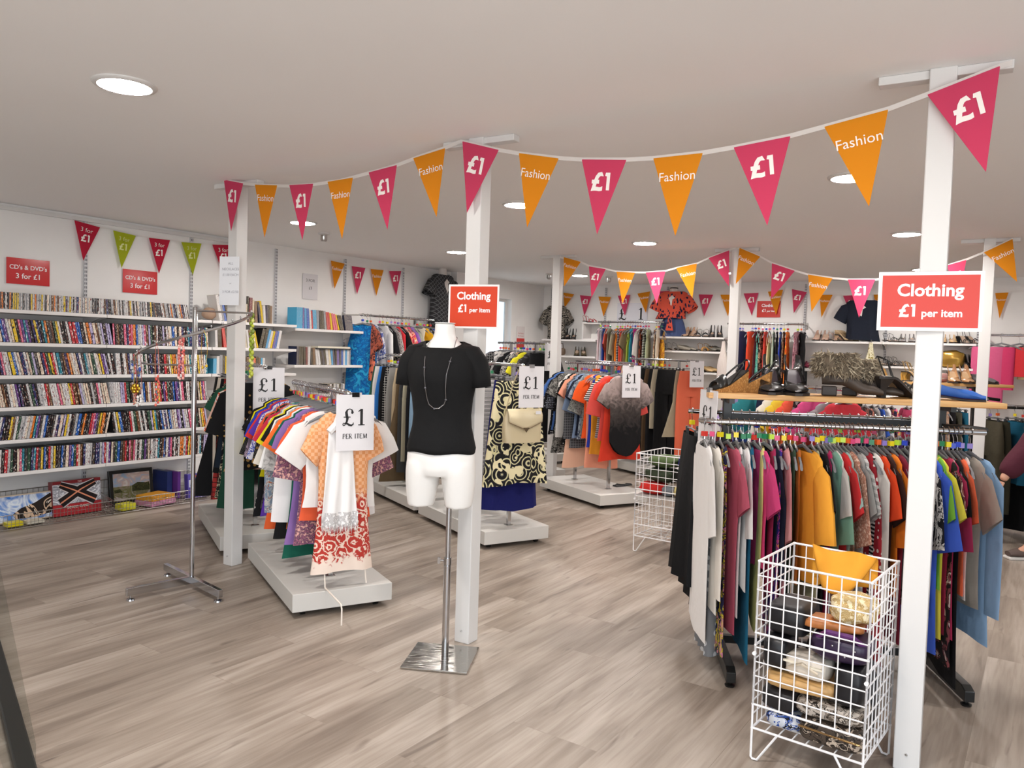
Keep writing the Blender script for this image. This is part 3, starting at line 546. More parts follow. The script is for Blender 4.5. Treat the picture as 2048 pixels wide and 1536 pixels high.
mb = MB(); mb.box(-.24, .24, -.12, .0, 0, .012); mb.box(-.22, .22, -.118, -.002, .012, .03, 1); o = mb.build('book', [mat('#3a3a3c', .4), mat('#e4dcc8', .7)], None, 0); o.location = LW(5.62, .2, 1.20+.166); o.rotation_euler = (0, 0, RZL); ident(o, 'dark flat book lying across the lower row of paperbacks', 'book')
# bay of the lower row: a short low shelf with videos behind the blouse rail
shelf(LW(5.09, 0, .9), RZL, .93, .33, 'low white shelf mostly hidden behind the blouse rail', 'media wall shelves')
books(5.55, .9, .3, 'black,30,100,0 white,24,100,0 black,24,104,0 white,26,100,0 grey,20,100,0 white,22,100,0 black,26,104,0 grey,24,100,0 white,24,100,0', 'the low shelf behind the blouse rail', 'videos on the low shelf')

# ---------------------------------------------------------------- wire trays on the floor with games
def tray(t0, L0, lab):
    o = root('wire_tray', LW(t0, .02, .0), RZL, lab, 'wire basket', 'low wire trays under the media shelves'); D, H = .46, .105
    def grid(nm, f, nu, nv, edge=.0035):
        mb = MB()
        for i in range(nu+1): mb.tube([f(i/nu, 0), f(i/nu, 1)], .0016, 4)
        for j in range(nv+1): mb.tube([f(0, j/nv), f(1, j/nv)], edge if j in (0, nv) else .0016, 5)
        mb.build(nm, STEEL, o)
    grid('front_wires', lambda u, v: (u*L0, -D, .01+v*H), 36, 3); grid('side_wires', lambda u, v: (0, -u*D, .01+v*H*(1.9-u*.9)), 14, 3); grid('side_wires', lambda u, v: (L0, -u*D, .01+v*H*(1.9-u*.9)), 14, 3)
    grid('floor_wires', lambda u, v: (u*L0, -v*D, .01), 24, 6, .0025); grid('back_wires', lambda u, v: (u*L0, 0, .01+v*.2), 24, 3)
tray(2.26, .935, 'low chrome wire tray of board games nearest the entrance'); tray(3.21, .93, 'low chrome wire tray of puzzles in the second bay')
def gamebox(t, off, z, w, d, h, c, label, rz=0, rx=0, art=None, side=None, cat='board game'):
    o = root('game_box', LW(t, off, z), RZL+rz, label, cat, 'games and puzzles in the wire trays'); o.rotation_euler = (rx, 0, RZL+rz)
    mb = MB(); mb.box(-w/2, w/2, 0, d, 0, h, 0); mb.build('carton', mat(c, .35), o, 0, .002)
    if art:
        for nm, col, fn in art: mb = MB(); fn(mb); mb.build(nm, mat(col, .35) if isinstance(col, str) else col, o, 0)
    return o
Y = -.0012
def rect(x0, x1, z0, z1, y=Y): return lambda mb: mb.box(x0, x1, y, 0, z0, z1)
def xx(w, y):
    return lambda mb: (mb.stroke([(-.13, .243), (-.03, .195), (.14, .098)], [w*.7, w, w*1.1], y), mb.stroke([(.14, .243), (.03, .195), (-.13, .098)], [w*.7, w, w*1.1], y-.0003))
bigx, bigx1, bigx2 = xx(.082, -.002), xx(.066, -.003), xx(.010, -.004)
gamebox(3.02, .30, .014, .37, .07, .27, '#7c2128', 'dark red board game box with a large X on the front', .0, -.1,
        [('artwork', fab('#c9c9cf', 'marble', '#7a7a82', 1.6, '#e9e9ee'), rect(-.185, .185, .09, .245)), ('red_band', '#a3262d', rect(-.185, .185, .0, .085)), ('silver_x', '#cfc8c8', bigx), ('black_x', '#1a1315', bigx1), ('red_x', '#d88a6a', bigx2), ('lettering', '#ead9d0', lambda mb: write(mb, 'THE', .02, .251, .018, -.004)), ('lettering', '#ead9d0', lambda mb: write(mb, 'BOARD GAME', .0, .052, .026, -.003, .02))])
gamebox(2.66, .28, .014, .40, .05, .205, '#c9b9a6', 'picture puzzle box showing a black and white cow against blue sky', .0, -.15,
        [('sky_print', fab('#3f78c6', 'marble', '#dfe6ee', .8, '#5a8ad0'), rect(-.19, .19, .01, .195)), ('cow_print', fab('#2a221e', 'floral', '#d7b89a', .35, '#e9dccb'), lambda mb: mb.prism([(-.08, .02), (-.1, .06), (-.04, .1), (.06, .13), (.17, .19), (.19, .15), (.17, .04), (.05, .02)], -.0025, -.0012))])
gamebox(2.52, .42, .014, .11, .08, .03, '#e6d51e', 'small bright yellow box in the front of the first wire tray'); gamebox(2.66, .42, .014, .12, .09, .022, '#d9d3c2', 'small cream box beside the yellow box in the wire tray')
o = gamebox(3.52, .2, .014, .37, .03, .29, '#1d1d1c', 'black framed landscape painting leaning in the second wire tray', -.05, -.16,
        [('landscape_print', fab('#8a7d6c', 'marble', '#6a6b3a', 1.1, '#b6a9a6'), rect(-.155, .155, .03, .26)), ('sky_print', fab('#8fa5bd', 'marble', '#b9a29a', 1.3, '#c9c2bd'), rect(-.155, .155, .15, .26, -.002)), ('tree_print', fab('#33371f', 'floral', '#4a4a2a', 1.2, '#2a2a18'), lambda mb: (mb.prism([(-.0, .1), (0, .15), (.05, .175), (.12, .165), (.15, .17), (.15, .1)], -.003, -.002), mb.prism([(-.15, .1), (-.15, .125), (-.1, .13), (-.08, .1)], -.003, -.002)))], cat='painting')
gamebox(3.66, .44, .058, .24, .19, .04, '#dd9a2a', 'orange and green puzzle box on top of the pink one', .25, 0, [('lettering', '#6a3a12', lambda mb: write(mb, 'puzzle', 0, .012, .022))]); gamebox(3.66, .44, .014, .25, .2, .043, '#cf8fae', 'pink and grey puzzle box under the orange one', .22)
gamebox(3.36, .44, .014, .12, .1, .05, '#d6d02e', 'yellow lettered box in front of the painting', .1)
gamebox(4.03, .36, .014, .19, .06, .215, '#5a4fa8', 'purple activity box with blue round pictures', -.05, -.06,
        [('picture_panel', '#d7d9e8', rect(-.085, .085, .10, .165)), ('blue_rounds', '#2f6fb8', lambda mb: [mb.lathe([(.02, 0), (.02, .002)], 16, 0, T(x, -.003, z, 0, radians(90))) for x, z in ((-.055, .115), (-.01, .13), (.045, .14))]), ('face_print', '#6a4a3a', lambda mb: mb.lathe([(.035, 0), (.035, .002)], 16, 0, T(.02, -.004, .09, 0, radians(90)))), ('lettering', '#e2762c', lambda mb: write(mb, 'Hypno', .0, .185, .028, -.002, .02))])
gamebox(3.9, .27, .014, .03, .2, .235, '#6a3a8e', 'tall purple game box standing on its side', .1); gamebox(3.84, .22, .014, .05, .2, .24, '#27356e', 'tall dark blue game box standing behind the purple ones', .1)

# ---------------------------------------------------------------- hangers and hanging clothes
CUBES = {'yellow': '#e8cf1d', 'blue': '#2540b8', 'red': '#d23a2f', 'green': '#1f7a4f', 'pink': '#d84a78', 'orange': '#e8662a', 'lime': '#b8d83a', 'violet': '#8a78c0'}
_hm = {}
def _grab(key, mb, mats, smooth=40):
    if key not in _hm: o = mb.build(key, mats, None, smooth); _hm[key] = o.data; bpy.data.objects.remove(o)
    return _hm[key]
def _part(name, me, parent):
    o = bpy.data.objects.new(name, me); COL.objects.link(o); o.parent = parent; return o
def hook_me():
    mb = MB(); pts = [(.0165*cos(a), 0, .0165*sin(a)+.002) for a in [radians(-40+i*27) for i in range(9)]] + [(-.012, 0, -.018), (0, 0, -.032), (0, 0, -.09)]
    mb.tube(pts, .0019, 5); return _grab('hook', mb, CHROME)
def frame_me(clip):
    mb = MB()
    if clip: mb.tube([(-.15, 0, -.094), (0, 0, -.088), (.15, 0, -.094)], .005, 6)
    else:
        pts = [(-.205, -.172), (-.19, -.155), (-.14, -.130), (-.07, -.108), (0, -.090), (.07, -.108), (.14, -.130), (.19, -.155), (.205, -.172)]; hs = [.006, .010, .010, .009, .010, .009, .010, .010, .006]
        mb.loft([[(x-(.006*sin(2*pi*j/8) if abs(x) > .18 else 0)*(1 if x > 0 else -1), .0055*cos(2*pi*j/8), z+h*sin(2*pi*j/8)) for j in range(8)] for (x, z), h in zip(pts, hs)])
    return _grab('frame_clip' if clip else 'frame', mb, PLASTIC)
def clip_me(): mb = MB(); mb.box(-.012, .012, -.007, .007, -.135, -.085); return _grab('clip', mb, DARKPL, 0)
def cube_me(c): mb = MB(); mb.box(-.0105, .0105, -.0105, .0105, -.072, -.050); return _grab('size_cube_'+c, mb, mat(CUBES[c], .35), 0)
def hanger(loc, rz, label, clip=False, cube=True, group=None):
    o = root('clothes_hanger', loc, rz, label, 'hanger', group); _part('hook', hook_me(), o); _part('shoulder_frame', frame_me(clip), o)
    if clip:
        for x in (-.115, .115): c = _part('clip', clip_me(), o); c.location.x = x
    if cube:
        c = _part('size_cube', cube_me(R.choice(list(CUBES))), o); c.rotation_euler.z = R.uniform(0, 1.5); c.location.z = R.uniform(-.006, .006)
    return o
WORD = {'tee': ('t_shirt', 'T-shirt', 'shirt'), 'blouse': ('blouse', 'blouse', 'blouse'), 'long': ('shirt', 'long-sleeved shirt', 'shirt'), 'tank': ('vest', 'sleeveless shirt', 'shirt'), 'cami': ('camisole', 'strappy top', 'shirt'), 'dress': ('dress', 'dress', 'dress'), 'sleeveless': ('dress', 'sleeveless dress', 'dress'),
        'trousers': ('trousers', 'trousers', 'trousers'), 'flares': ('trousers', 'wide trousers', 'trousers'), 'skirt': ('skirt', 'skirt', 'skirt'), 'jumpsuit': ('jumpsuit', 'jumpsuit', 'jumpsuit'), 'towel': ('towel', 'folded towel', 'towel')}
DEFL = {'tee': .70, 'blouse': .72, 'long': .78, 'tank': .70, 'cami': .66, 'dress': .98, 'sleeveless': .98, 'trousers': 1.1, 'flares': 1.12, 'skirt': .72, 'jumpsuit': 1.3, 'towel': .6}
def cloth_ring(hw, t, z, n, fold=0, ph=0, cx=0, front=0, k=5):
    pts = []
    for j in range(n):
        a = 2*pi*j/n; c, s = cos(a), sin(a); x = hw*(abs(c)**.8)*(1 if c > 0 else -1); y = t*s
        if fold: y += fold*sin(k*x/max(hw, .05)+ph) + fold*.5*sin(2.3*k*x/max(hw, .05)+2*ph)
        pts.append((cx+x, y, z - front*max(0, -s)**1.5))
    return pts
def garment(kind, m, L, label, group, loc, rz, wide=1.0, thick=1.0, extra=None):
    nm, wd, cat = WORD[kind]; ph = R.uniform(0, 6); n = 24; mb = MB(); th = thick; rg = cloth_ring
    lean = R.uniform(-.015, .015)
    if kind in ('tee', 'blouse', 'long', 'dress', 'jumpsuit', 'tank', 'sleeveless', 'cami'):
        sl = kind in ('tee', 'blouse', 'long', 'dress'); w = wide
        if sl: nk = R.uniform(.085, .125); rings = [rg(nk*w, max(.0145, .018*th), -.112+.014*(.125-nk)/.04, n, front=.055), rg((nk+.02)*w, max(.0145, .02*th), -.110+.012*(.125-nk)/.04, n, front=.02), rg(.155*w, max(.0145, .022*th), -.110, n), rg(.196*w, max(.0135, .024*th), -.134, n), rg(.205*w, max(.012, .03*th), -.20, n), rg(.205*w, .036*th, -.31, n, .004*th, ph)]
        elif kind == 'cami': rings = [rg(.125*w, .02*th, -.235, n, front=.05), rg(.165*w, .028*th, -.30, n, .003, ph)]
        else: rings = [rg(.105, max(.0145, .018*th), -.100, n, front=.08), rg(.125, max(.0145, .02*th), -.103, n, front=.02), rg(.15, max(.0135, .022*th), -.116, n), rg(.155*w, max(.012, .026*th), -.22, n), rg(.185*w, .034*th, -.32, n, .004*th, ph)]
        flare = {'tee': .205, 'blouse': .22, 'long': .21, 'tank': .2, 'cami': .21, 'dress': .25, 'sleeveless': .25, 'jumpsuit': .19}[kind]*w
        z0 = -.32
        if kind == 'jumpsuit': Lb = .62
        else: Lb = L
        for i in range(1, 6):
            u = i/5; hw = (.195*w)*(1-u) + flare*u - .015*sin(pi*u); rings.append(rg(hw, (.034+.012*u)*th, z0+(-Lb-z0)*u, n, (.004+.009*u)*th, ph+.5*u, lean*u*th))
        rings[-1] = [(x, y, z+.012*sin(9*x+ph)) for x, y, z in rings[-1]]
        if extra: rings[-1] = [(x*.93, y, z-extra*(1-(x/flare)**2)) for x, y, z in rings[-1]]
        mb.loft(rings, cap0=False, cap1=False)
        if kind == 'cami':
            for s in (-1, 1): mb.tube([(s*.10, -.02, -.28), (s*.11, -.012, -.17), (s*.105, 0, -.118), (s*.11, .012, -.19), (s*.11, .02, -.24)], .004, 5)
        if kind == 'jumpsuit':
            for s in (-1, 1): mb.loft([rg(.1, .04, -.58, 14, cx=s*.09), rg(.10, .04, -.8, 14, .006, ph, cx=s*.095), rg(.12, .045, -L, 14, .01, ph, cx=s*.11)], cap0=False, cap1=False)
    elif kind in ('trousers', 'flares'):
        fl = .095 if kind == 'trousers' else .17
        mb.loft([rg(.165*wide, .02*th, -.112, n), rg(.17*wide, .024*th, -.15, n), rg(.19*wide, .034*th, -.28, n, .003, ph), rg(.195*wide, .036*th, -.40, n, .003, ph)], cap0=False, cap1=False)
        for s in (-1, 1):
            mb.loft([rg(.098*wide, .034*th, -.37, 16, cx=s*.097*wide), rg(.098*wide, .034*th, -.46, 16, .003, ph, cx=s*.099*wide)] + [rg((.098*(1-u)+fl*u)*wide, .03*th, -.46-(L-.46)*u, 16, (.004+.005*u)*th, ph+u, cx=s*(.1+.02*u*(fl > .1) + (.05*u if fl > .1 else 0))*wide) for u in (.33, .66, 1)], cap0=False, cap1=False)
    elif kind == 'skirt':
        rings = [rg(.155*wide, .02*th, -.112, n), rg(.16*wide, .024*th, -.15, n)] + [rg((.165+.075*u)*wide, (.03+.02*u)*th, -.15-(L-.15)*u, n, (.004+.012*u)*th, ph+.4*u, k=9) for u in (.25, .5, .75, 1)]
        rings[-1] = [(x, y, z+.012*sin(12*x+ph)) for x, y, z in rings[-1]]; mb.loft(rings, cap0=False, cap1=False)
    elif kind == 'towel':
        rings = [rg(.13*wide, .02, -.13, n), rg(.135*wide, .03, -.16, n)] + [rg(.135*wide, .035, -.16-(L-.16)*u, n, .004, ph) for u in (.4, .8, 1)]; mb.loft(rings)
    o = mb.build(nm, m, None, 60); o.location = loc; o.rotation_euler = (0, 0, rz); ident(o, label, cat, group)
    if kind in ('tee', 'blouse', 'long', 'dress'):
        ex, ez, a0, a1 = {'tee': (.262, -.36, .088, .085), 'blouse': (.262, -.47, .085, .085), 'long': (.232, -.74, .08, .055), 'dress': (.255, -.34, .085, .08)}[kind]
        for s in (-1, 1):
            sb = MB(); ax = R.uniform(-.01, .02); pts = [(.16, -.185), (.19, -.215), ((.2+ex)/2, (-.225+ez)/2), (ex+ax, ez)]; rings = []
            for i, (px, pz) in enumerate(pts):
                q = pts[min(i+1, 3)]; p0 = pts[max(i-1, 0)]; tx, tz = q[0]-p0[0], q[1]-p0[1]; l = hypot(tx, tz); nx, nz = -tz/l, tx/l; u = i/3; a = (.05, .078, (a0+a1)/2, a1)[i]; b = (.014, .024, .027, .032)[i]*th
                rings.append([(s*wide*(px+nx*a*cos(2*pi*j/14)), b*sin(2*pi*j/14)+.005*u*th*sin(4*cos(2*pi*j/14)+ph), pz+nz*a*cos(2*pi*j/14)) for j in range(14)])
            sb.loft(rings, cap0=False, cap1=False); sb.build('sleeve', m, o, 60)
    return o
CLOTHES = {}
def rail_of(where, P0, d, items, t0, t1, end='near end', twist=.08, clip=None, thick=1.0, cubes=True, ups=(.26, .84), wdef=1.0):
    """hang a list of clothes along a rail from P0 in direction d, between t0 and t1"""
    rsc = .55 if 'black front' in where else 1; d = Vector(d).normalized(); rz = atan2(-d.x, d.y); n = len(items); sp = (t1-t0)/n; thick = min(thick, sp/.105); w0 = R.uniform(0, 6)
    gaps = [u for u in ups if t0 < u < t1]; free = t1-t0-.07*len(gaps); sp *= free/(t1-t0)
    for i, it in enumerate(items):
        desc, kind, c = it[:3]; kw = dict(it[3]) if len(it) > 3 else {}
        tt = t0 + sp*(i+.5) + R.uniform(-.12, .12)*sp
        for up in gaps: tt += .07 if tt > up-.035 else 0
        t = kw.get('t', tt); loc = Vector(P0) + d*t
        loc = Vector(P0) + d*t; m = fab(c, kw.get('pat', ''), kw.get('c2', '#ffffff'), kw.get('sc', 1.0), kw.get('c3')); word = WORD[kind][1]
        r = rz + rsc*kw.get('rot', twist*sin(w0+t*9)); L = kw.get('L', DEFL[kind]*R.uniform(.95, 1.05))
        cl = kind in ('trousers', 'flares', 'skirt')
        hanger(loc, r, f'grey hanger for the {desc} {word}, {nth(i)} on {where}', cl, cubes, 'hangers on '+where)
        o = garment(kind, m, L, f'{desc} {word}, {nth(i)} from the {end} of {where}', 'clothes on '+where, loc, r, kw.get('w', wdef), kw.get('th', thick), kw.get('tail'))
        CLOTHES[(where, i)] = o

def stand(P, ang, rail_z, label, t0=.0, t1=1.15, ups=(.26, .84), second=None, L0=1.16, W0=.54):
    """white plinth on hidden castors with two chrome uprights carrying a rail; P is the near corner, ang the long direction"""
    o = root('display_stand', (P[0], P[1], 0), radians(ang), label, 'clothes stand', 'white plinth clothes stands')
    mb = MB(); mb.box(0, L0, -W0, 0, .035, .13); mb.build('plinth', PLINTH, o, 0, .003)
    for x in (.07, L0-.07):
        for y in (-.07, -W0+.07): mb = MB(); mb.lathe([(.02, -.012), (.02, .012)], 12, 0, T(x, y, .02, 0, radians(90))); mb.box(x-.012, x+.012, y-.016, y+.016, .028, .036); mb.build('castor', BLACK, o)
    yc = -W0/2
    for x in ups:
        mb = MB(); mb.box(x-.0125, x+.0125, yc-.0125, yc+.0125, .13, rail_z-.008); mb.build('upright', CHROME, o, 0); mb = MB(); mb.box(x-.024, x+.024, yc-.024, yc+.024, .13, .136); mb.build('foot_plate', STEEL, o, 0)
    mb = MB(); mb.tube([(t0, yc, rail_z), (t1, yc, rail_z)], .0125, 12); mb.build('rail', CHROME, o)
    for x in (t0, t1): mb = MB(); mb.ball((x, yc, rail_z), .016, 10, 6); mb.build('end_cap', CHROME, o)
    if second: mb = MB(); mb.tube([(t0+.1, yc-second, rail_z+.02), (t1, yc-second, rail_z+.02)], .011, 10); mb.tube([(t0+.3, yc, rail_z), (t0+.3, yc-second, rail_z+.02)], .008, 8); mb.build('side_rail', CHROME, o)
    u = dirv(ang); v = Vector((u.y, -u.x, 0)); return Vector((P[0], P[1], 0)) + v*(W0/2) + Vector((0, 0, rail_z)), u
def price_sign(P, d, label, dz=-.012, dt=-.05, tilt=.02, rz=0, shift=0):
    d = Vector(d); p = Vector(P) + d*dt; r = atan2(-d.x, d.y) + rz; q = dirv(0); p = p + Vector((cos(r), sin(r), 0))*shift
    o = sign('price_sign', p + Vector((0, 0, dz)), r, .205, .292, '#e6e4e6', label, 'price sign', fancy=[lambda mb: (serif_pound(mb, -.070, -.160, .088), serif_one(mb, .014, -.160, .088)), lambda mb: serif_text(mb, 'PER ITEM', 0, -.228, .024)], ink='#19191a', gloss=.2, tilt=-tilt, group='white £1 per item signs')
    mb = MB(); mb.box(-.02, .02, -.004, .008, -.012, .012); mb.build('clip', CHROME, o, 0); return o
# near row: blouses
PA, dA = stand((-1.09, 3.95), 119.5, 1.165, 'white plinth clothes stand of bright blouses beside the necklace stand')
F_ = lambda pat, c2, sc=1.0, c3=None, **k: dict(pat=pat, c2=c2, sc=sc, c3=c3, **k)
rail_of('the blouse rail', PA, dA, [
    ('white', 'tee', '#e8e5e2', dict(t=.115, L=.62)), ('coral', 'tee', '#e8623c', dict(L=.7)), ('mauve speckled', 'blouse', '#a3657a', F_('speck', '#5a3f58', .7, '#d9a59c', L=.82)), ('lilac', 'dress', '#8d6aa8', dict(L=.86)), ('bottle green', 'dress', '#155a48', dict(L=.94)), ('white', 'long', '#e9e6e4', dict(L=.75)),
    ('orange', 'tee', '#f07030', dict(L=.80)), ('pale grey', 'blouse', '#a9a7a4', F_('marble', '#c4c2bf', 2, '#8f8d8a')), ('bright white', 'blouse', '#efedea', {}), ('black', 'dress', '#161517', dict(L=.86)), ('lemon yellow', 'tee', '#dfd019', dict(L=.74)), ('cream', 'blouse', '#ddd5c8', {}), ('blue grey floral', 'long', '#7f8ea0', F_('floral', '#c9c5bd', 1.5, '#b56a4a', L=.76)),
    ('crimson', 'tee', '#c22d45', dict(L=.82)), ('turquoise', 'tank', '#3fb0a4', dict(L=.74)), ('dark paisley', 'blouse', '#3c342b', F_('lace', '#151310', 2.2, '#8a6a3a')), ('orange red', 'dress', '#e2602f', dict(L=.85)), ('blue and white printed', 'blouse', '#d9d8e0', F_('floral', '#3a46a0', 1.3, '#6a78c0')), ('violet', 'dress', '#5a36a0', dict(L=.8)), ('scarlet', 'tee', '#d8372c', dict(L=.72)),
    ('dusky floral', 'blouse', '#6f6270', F_('floral', '#b9a0b0', 1.6, '#3c3040')), ('royal blue', 'tee', '#2c3fa8', {}), ('black lacy', 'blouse', '#1b191b', F_('lace', '#0f0e10', 2.4, '#4a4448', L=.8)), ('vivid yellow', 'blouse', '#e9da12', dict(L=.6)), ('black spotted', 'dress', '#141315', F_('dots', '#b9b4ae', .8, None, L=.85))],
    .13, 1.14, thick=.75)
# the front dress and its lace scarf
loc = PA + dA*.055; r = atan2(-dA.x, dA.y)
hanger(loc, r, 'grey hanger holding the orange paisley dress at the front of the blouse rail', False, True, 'hangers on the blouse rail')
def paisley():
    m, N, L, p = _new('paisley_cloth'); p.inputs['Roughness'].default_value = .85; tc = N.new('ShaderNodeTexCoord'); src = tc.outputs['Object']; sx = N.new('ShaderNodeSeparateXYZ'); L.new(src, sx.inputs[0])
    ch = _node(N, 'ShaderNodeTexChecker', Scale=55); ch.inputs[1].default_value = (*lin('#e39a62'), 1); ch.inputs[2].default_value = (*lin('#efb68a'), 1); L.new(src, ch.inputs[0])
    v = _node(N, 'ShaderNodeTexVoronoi', Scale=17); L.new(src, v.inputs['Vector']); nz = _node(N, 'ShaderNodeTexNoise', Scale=22, Detail=2, Distortion=2.0); L.new(src, nz.inputs['Vector'])
    ml = _node(N, 'ShaderNodeMath', operation='MULTIPLY_ADD'); ml.inputs[1].default_value = 16; L.new(v.outputs['Distance'], ml.inputs[0]); m4 = _node(N, 'ShaderNodeMath', operation='MULTIPLY'); m4.inputs[1].default_value = 9; L.new(nz.outputs['Fac'], m4.inputs[0]); L.new(m4.outputs[0], ml.inputs[2])
    s = _node(N, 'ShaderNodeMath', operation='SINE'); L.new(ml.outputs[0], s.inputs[0]); motif = _ramp(N, L, s.outputs[0], [(0, '#b9342a'), (.18, '#d9583c'), (.36, '#2c1413'), (.46, '#efd3c2')])
    def band(a, b):
        g = _node(N, 'ShaderNodeMapRange'); g.inputs[1].default_value = a; g.inputs[2].default_value = b; ad = _node(N, 'ShaderNodeMath', operation='MULTIPLY_ADD'); ad.inputs[1].default_value = .16; L.new(nz.outputs['Fac'], ad.inputs[0]); L.new(sx.outputs['Z'], ad.inputs[2]); L.new(ad.outputs[0], g.inputs[0]); return g.outputs[0]
    m1 = _node(N, 'ShaderNodeMixRGB'); L.new(band(-.44, -.50), m1.inputs[0]); L.new(ch.outputs[0], m1.inputs[1]); L.new(motif, m1.inputs[2])
    m2 = _node(N, 'ShaderNodeMixRGB'); L.new(band(-.79, -.81), m2.inputs[0]); L.new(m1.outputs[0], m2.inputs[1]); m2.inputs[2].default_value = (*lin('#efdccd'), 1); L.new(m2.outputs[0], p.inputs['Base Color']); return m
dr = garment('dress', paisley(), .955, 'orange dress with a red paisley hem at the front of the blouse rail', 'clothes on the blouse rail', loc, r, .69, .9)
mb = MB(); mb.tube([(-.10, -.03, -.93), (-.098, -.035, -.99), (-.10, -.05, -1.02), (-.097, -.2, -1.026), (-.095, -.31, -1.03), (-.095, -.325, -1.05), (-.095, -.326, -1.13)], .004, 6); mb.build('drawstring', mat('#efe4d8', .8), dr); mb = MB(); mb.tube([(.12, -.03, -.93), (.125, -.03, -.99), (.13, -.03, -1.026)], .004, 6); mb.build('drawstring', mat('#efe4d8', .8), dr)
mb = MB(); n = 30
def sc(u, v):
    hw = .062+.035*v; x = -hw + 2*hw*u + .0; return (x-.04, -.062-.02*v - .012*sin(16*u+3*v)*v, -.20-.47*v)
vs = [sc(i/n, j/10) for j in range(11) for i in range(n+1)]; fs = [(j*(n+1)+i, j*(n+1)+i+1, (j+1)*(n+1)+i+1, (j+1)*(n+1)+i) for j in range(10) for i in range(n)]
mb.add(vs, fs); sf = mb.build('scarf', mat('#efecea', .85), None, 60, thick=.002); sf.location = loc; sf.rotation_euler = (0, 0, r); ident(sf, 'white scarf with a lace hem hanging over the orange paisley dress', 'scarf')
mb = MB()
for i in range(n):
    a = sc(i/n, 1); b = sc((i+1)/n, 1); c = sc((i+.5)/n, 1); dz = .055+.02*(i % 3 == 1)
    mb.add([(a[0], a[1]-.002, a[2]+.05), (b[0], b[1]-.002, b[2]+.05), (b[0], b[1]-.002, b[2]-.01), (c[0], c[1]-.002, c[2]-dz), (a[0], a[1]-.002, a[2]-.01)], [(0, 1, 2, 3, 4)])
mb.build('lace_fringe', fab('#efeceb', 'lace', '#b9b6b6', 5, '#f2f0ef'), sf, 0, thick=.001)
mb = MB(); mb.tube([(-.03, -.03, -.10), (-.06, -.06, -.16), (-.1, -.065, -.20)], .02, 8); mb.tube([(.03, -.03, -.10), (.03, -.06, -.15), (.0, -.065, -.20)], .018, 8); mb.build('gathered_end', mat('#efecea', .85), sf)
price_sign(PA, dA, 'white £1 per item sign hanging over the lace scarf on the blouse rail', -.005, -.03, shift=.03)
# second stand behind it
PA2, dA2 = stand((-1.89, 5.09), 118.5, 1.25, 'white plinth clothes stand of trousers and skirts behind the necklace stand')
rail_of('the trouser rail', PA2, dA2, [
    ('black spangled', 'blouse', '#141315', F_('dots', '#a9854a', .6)), ('peach printed', 'blouse', '#e3b8a4', F_('floral', '#e0552f', .8, '#f2e4da')), ('dark green', 'dress', '#1f4a38', dict(L=1.0)), ('black and cream floral', 'dress', '#18171a', F_('floral', '#cfc4a4', 1.1, '#3a3630', L=.95)), ('navy denim', 'skirt', '#1d2836', dict(L=.75)), ('black', 'skirt', '#121214', dict(L=.8)),
    ('red tartan', 'skirt', '#a8332f', F_('plaid', '#1b191b', 1.6, L=.99)), ('black tailored', 'trousers', '#131315', dict(L=1.02)), ('cream', 'trousers', '#d8cdbd', dict(L=.95)), ('plain black', 'flares', '#151517', dict(L=1.03)), ('charcoal', 'trousers', '#3a3836', dict(L=1.02))], .1, 1.14, thick=.8)
price_sign(PA2, dA2, 'white £1 per item sign on the trouser rail beside the front post', .0, .02, shift=.03)
# middle row
PB, dB = stand((-.16, 5.46), 120.5, 1.31, 'white plinth clothes stand with the cream handbag behind the mannequin', ups=(.13, .84))
rail_of('the skirt rail', PB, dB, [
    ('black yellow and white lace-print', 'skirt', '#d9d2a2', F_('lace', '#1b1a1c', .7, '#e4d9b0', L=.86, w=1.12, t=.07, rot=.0, th=1.2)), ('navy blue', 'skirt', '#15195a', dict(L=1.06, w=1.0, t=.13, rot=0)), ('black and white striped', 'skirt', '#161617', F_('hstripe', '#d6d3cf', 2.2, L=.95, w=1.1)), ('black floral', 'skirt', '#201f20', F_('lace', '#0f0f10', 1.1, '#6a655c', L=.8)), ('grey tweed', 'skirt', '#6a6865', F_('speck', '#3a3836', 1, L=.8)), ('black', 'skirt', '#131214', dict(L=.9)),
    ('dark olive floral', 'skirt', '#2f2f26', F_('floral', '#a59a72', 1, L=.8)), ('black pleated', 'skirt', '#151416', dict(L=.75)), ('grey', 'skirt', '#55555a', {})], .15, 1.13, thick=.8, twist=.06)
price_sign(PB, dB, 'white £1 per item sign above the cream handbag', .0, -.125, shift=.0)
PB2, dB2 = stand((-.80, 6.56), 120.5, 1.33, 'white plinth stand of trousers partly hidden behind the mannequin', L0=1.3, t1=1.4)
rail_of('the long trouser rail', PB2, dB2, [
    ('pale blue denim', 'trousers', '#7f9cb4', dict(L=.72)), ('black straight', 'trousers', '#17171a', {}), ('sage', 'trousers', '#a5a08a', dict(L=.95)), ('charcoal grey', 'trousers', '#3c3d3e', {}), ('brown flared', 'flares', '#5a4a35', dict(L=1.15)), ('beige', 'trousers', '#b5a284', dict(L=.98)), ('mid grey', 'trousers', '#8a8884', {}), ('black window-check', 'trousers', '#19191b', F_('plaid', '#c9c6c0', 2.4)), ('black', 'trousers', '#141416', dict(L=1.14)), ('bright blue', 'skirt', '#2f74c0', dict(L=.62)), ('white', 'trousers', '#dedbd6', dict(L=.9)), ('jade', 'skirt', '#2c5a48', {})], .2, 1.38, thick=.85)
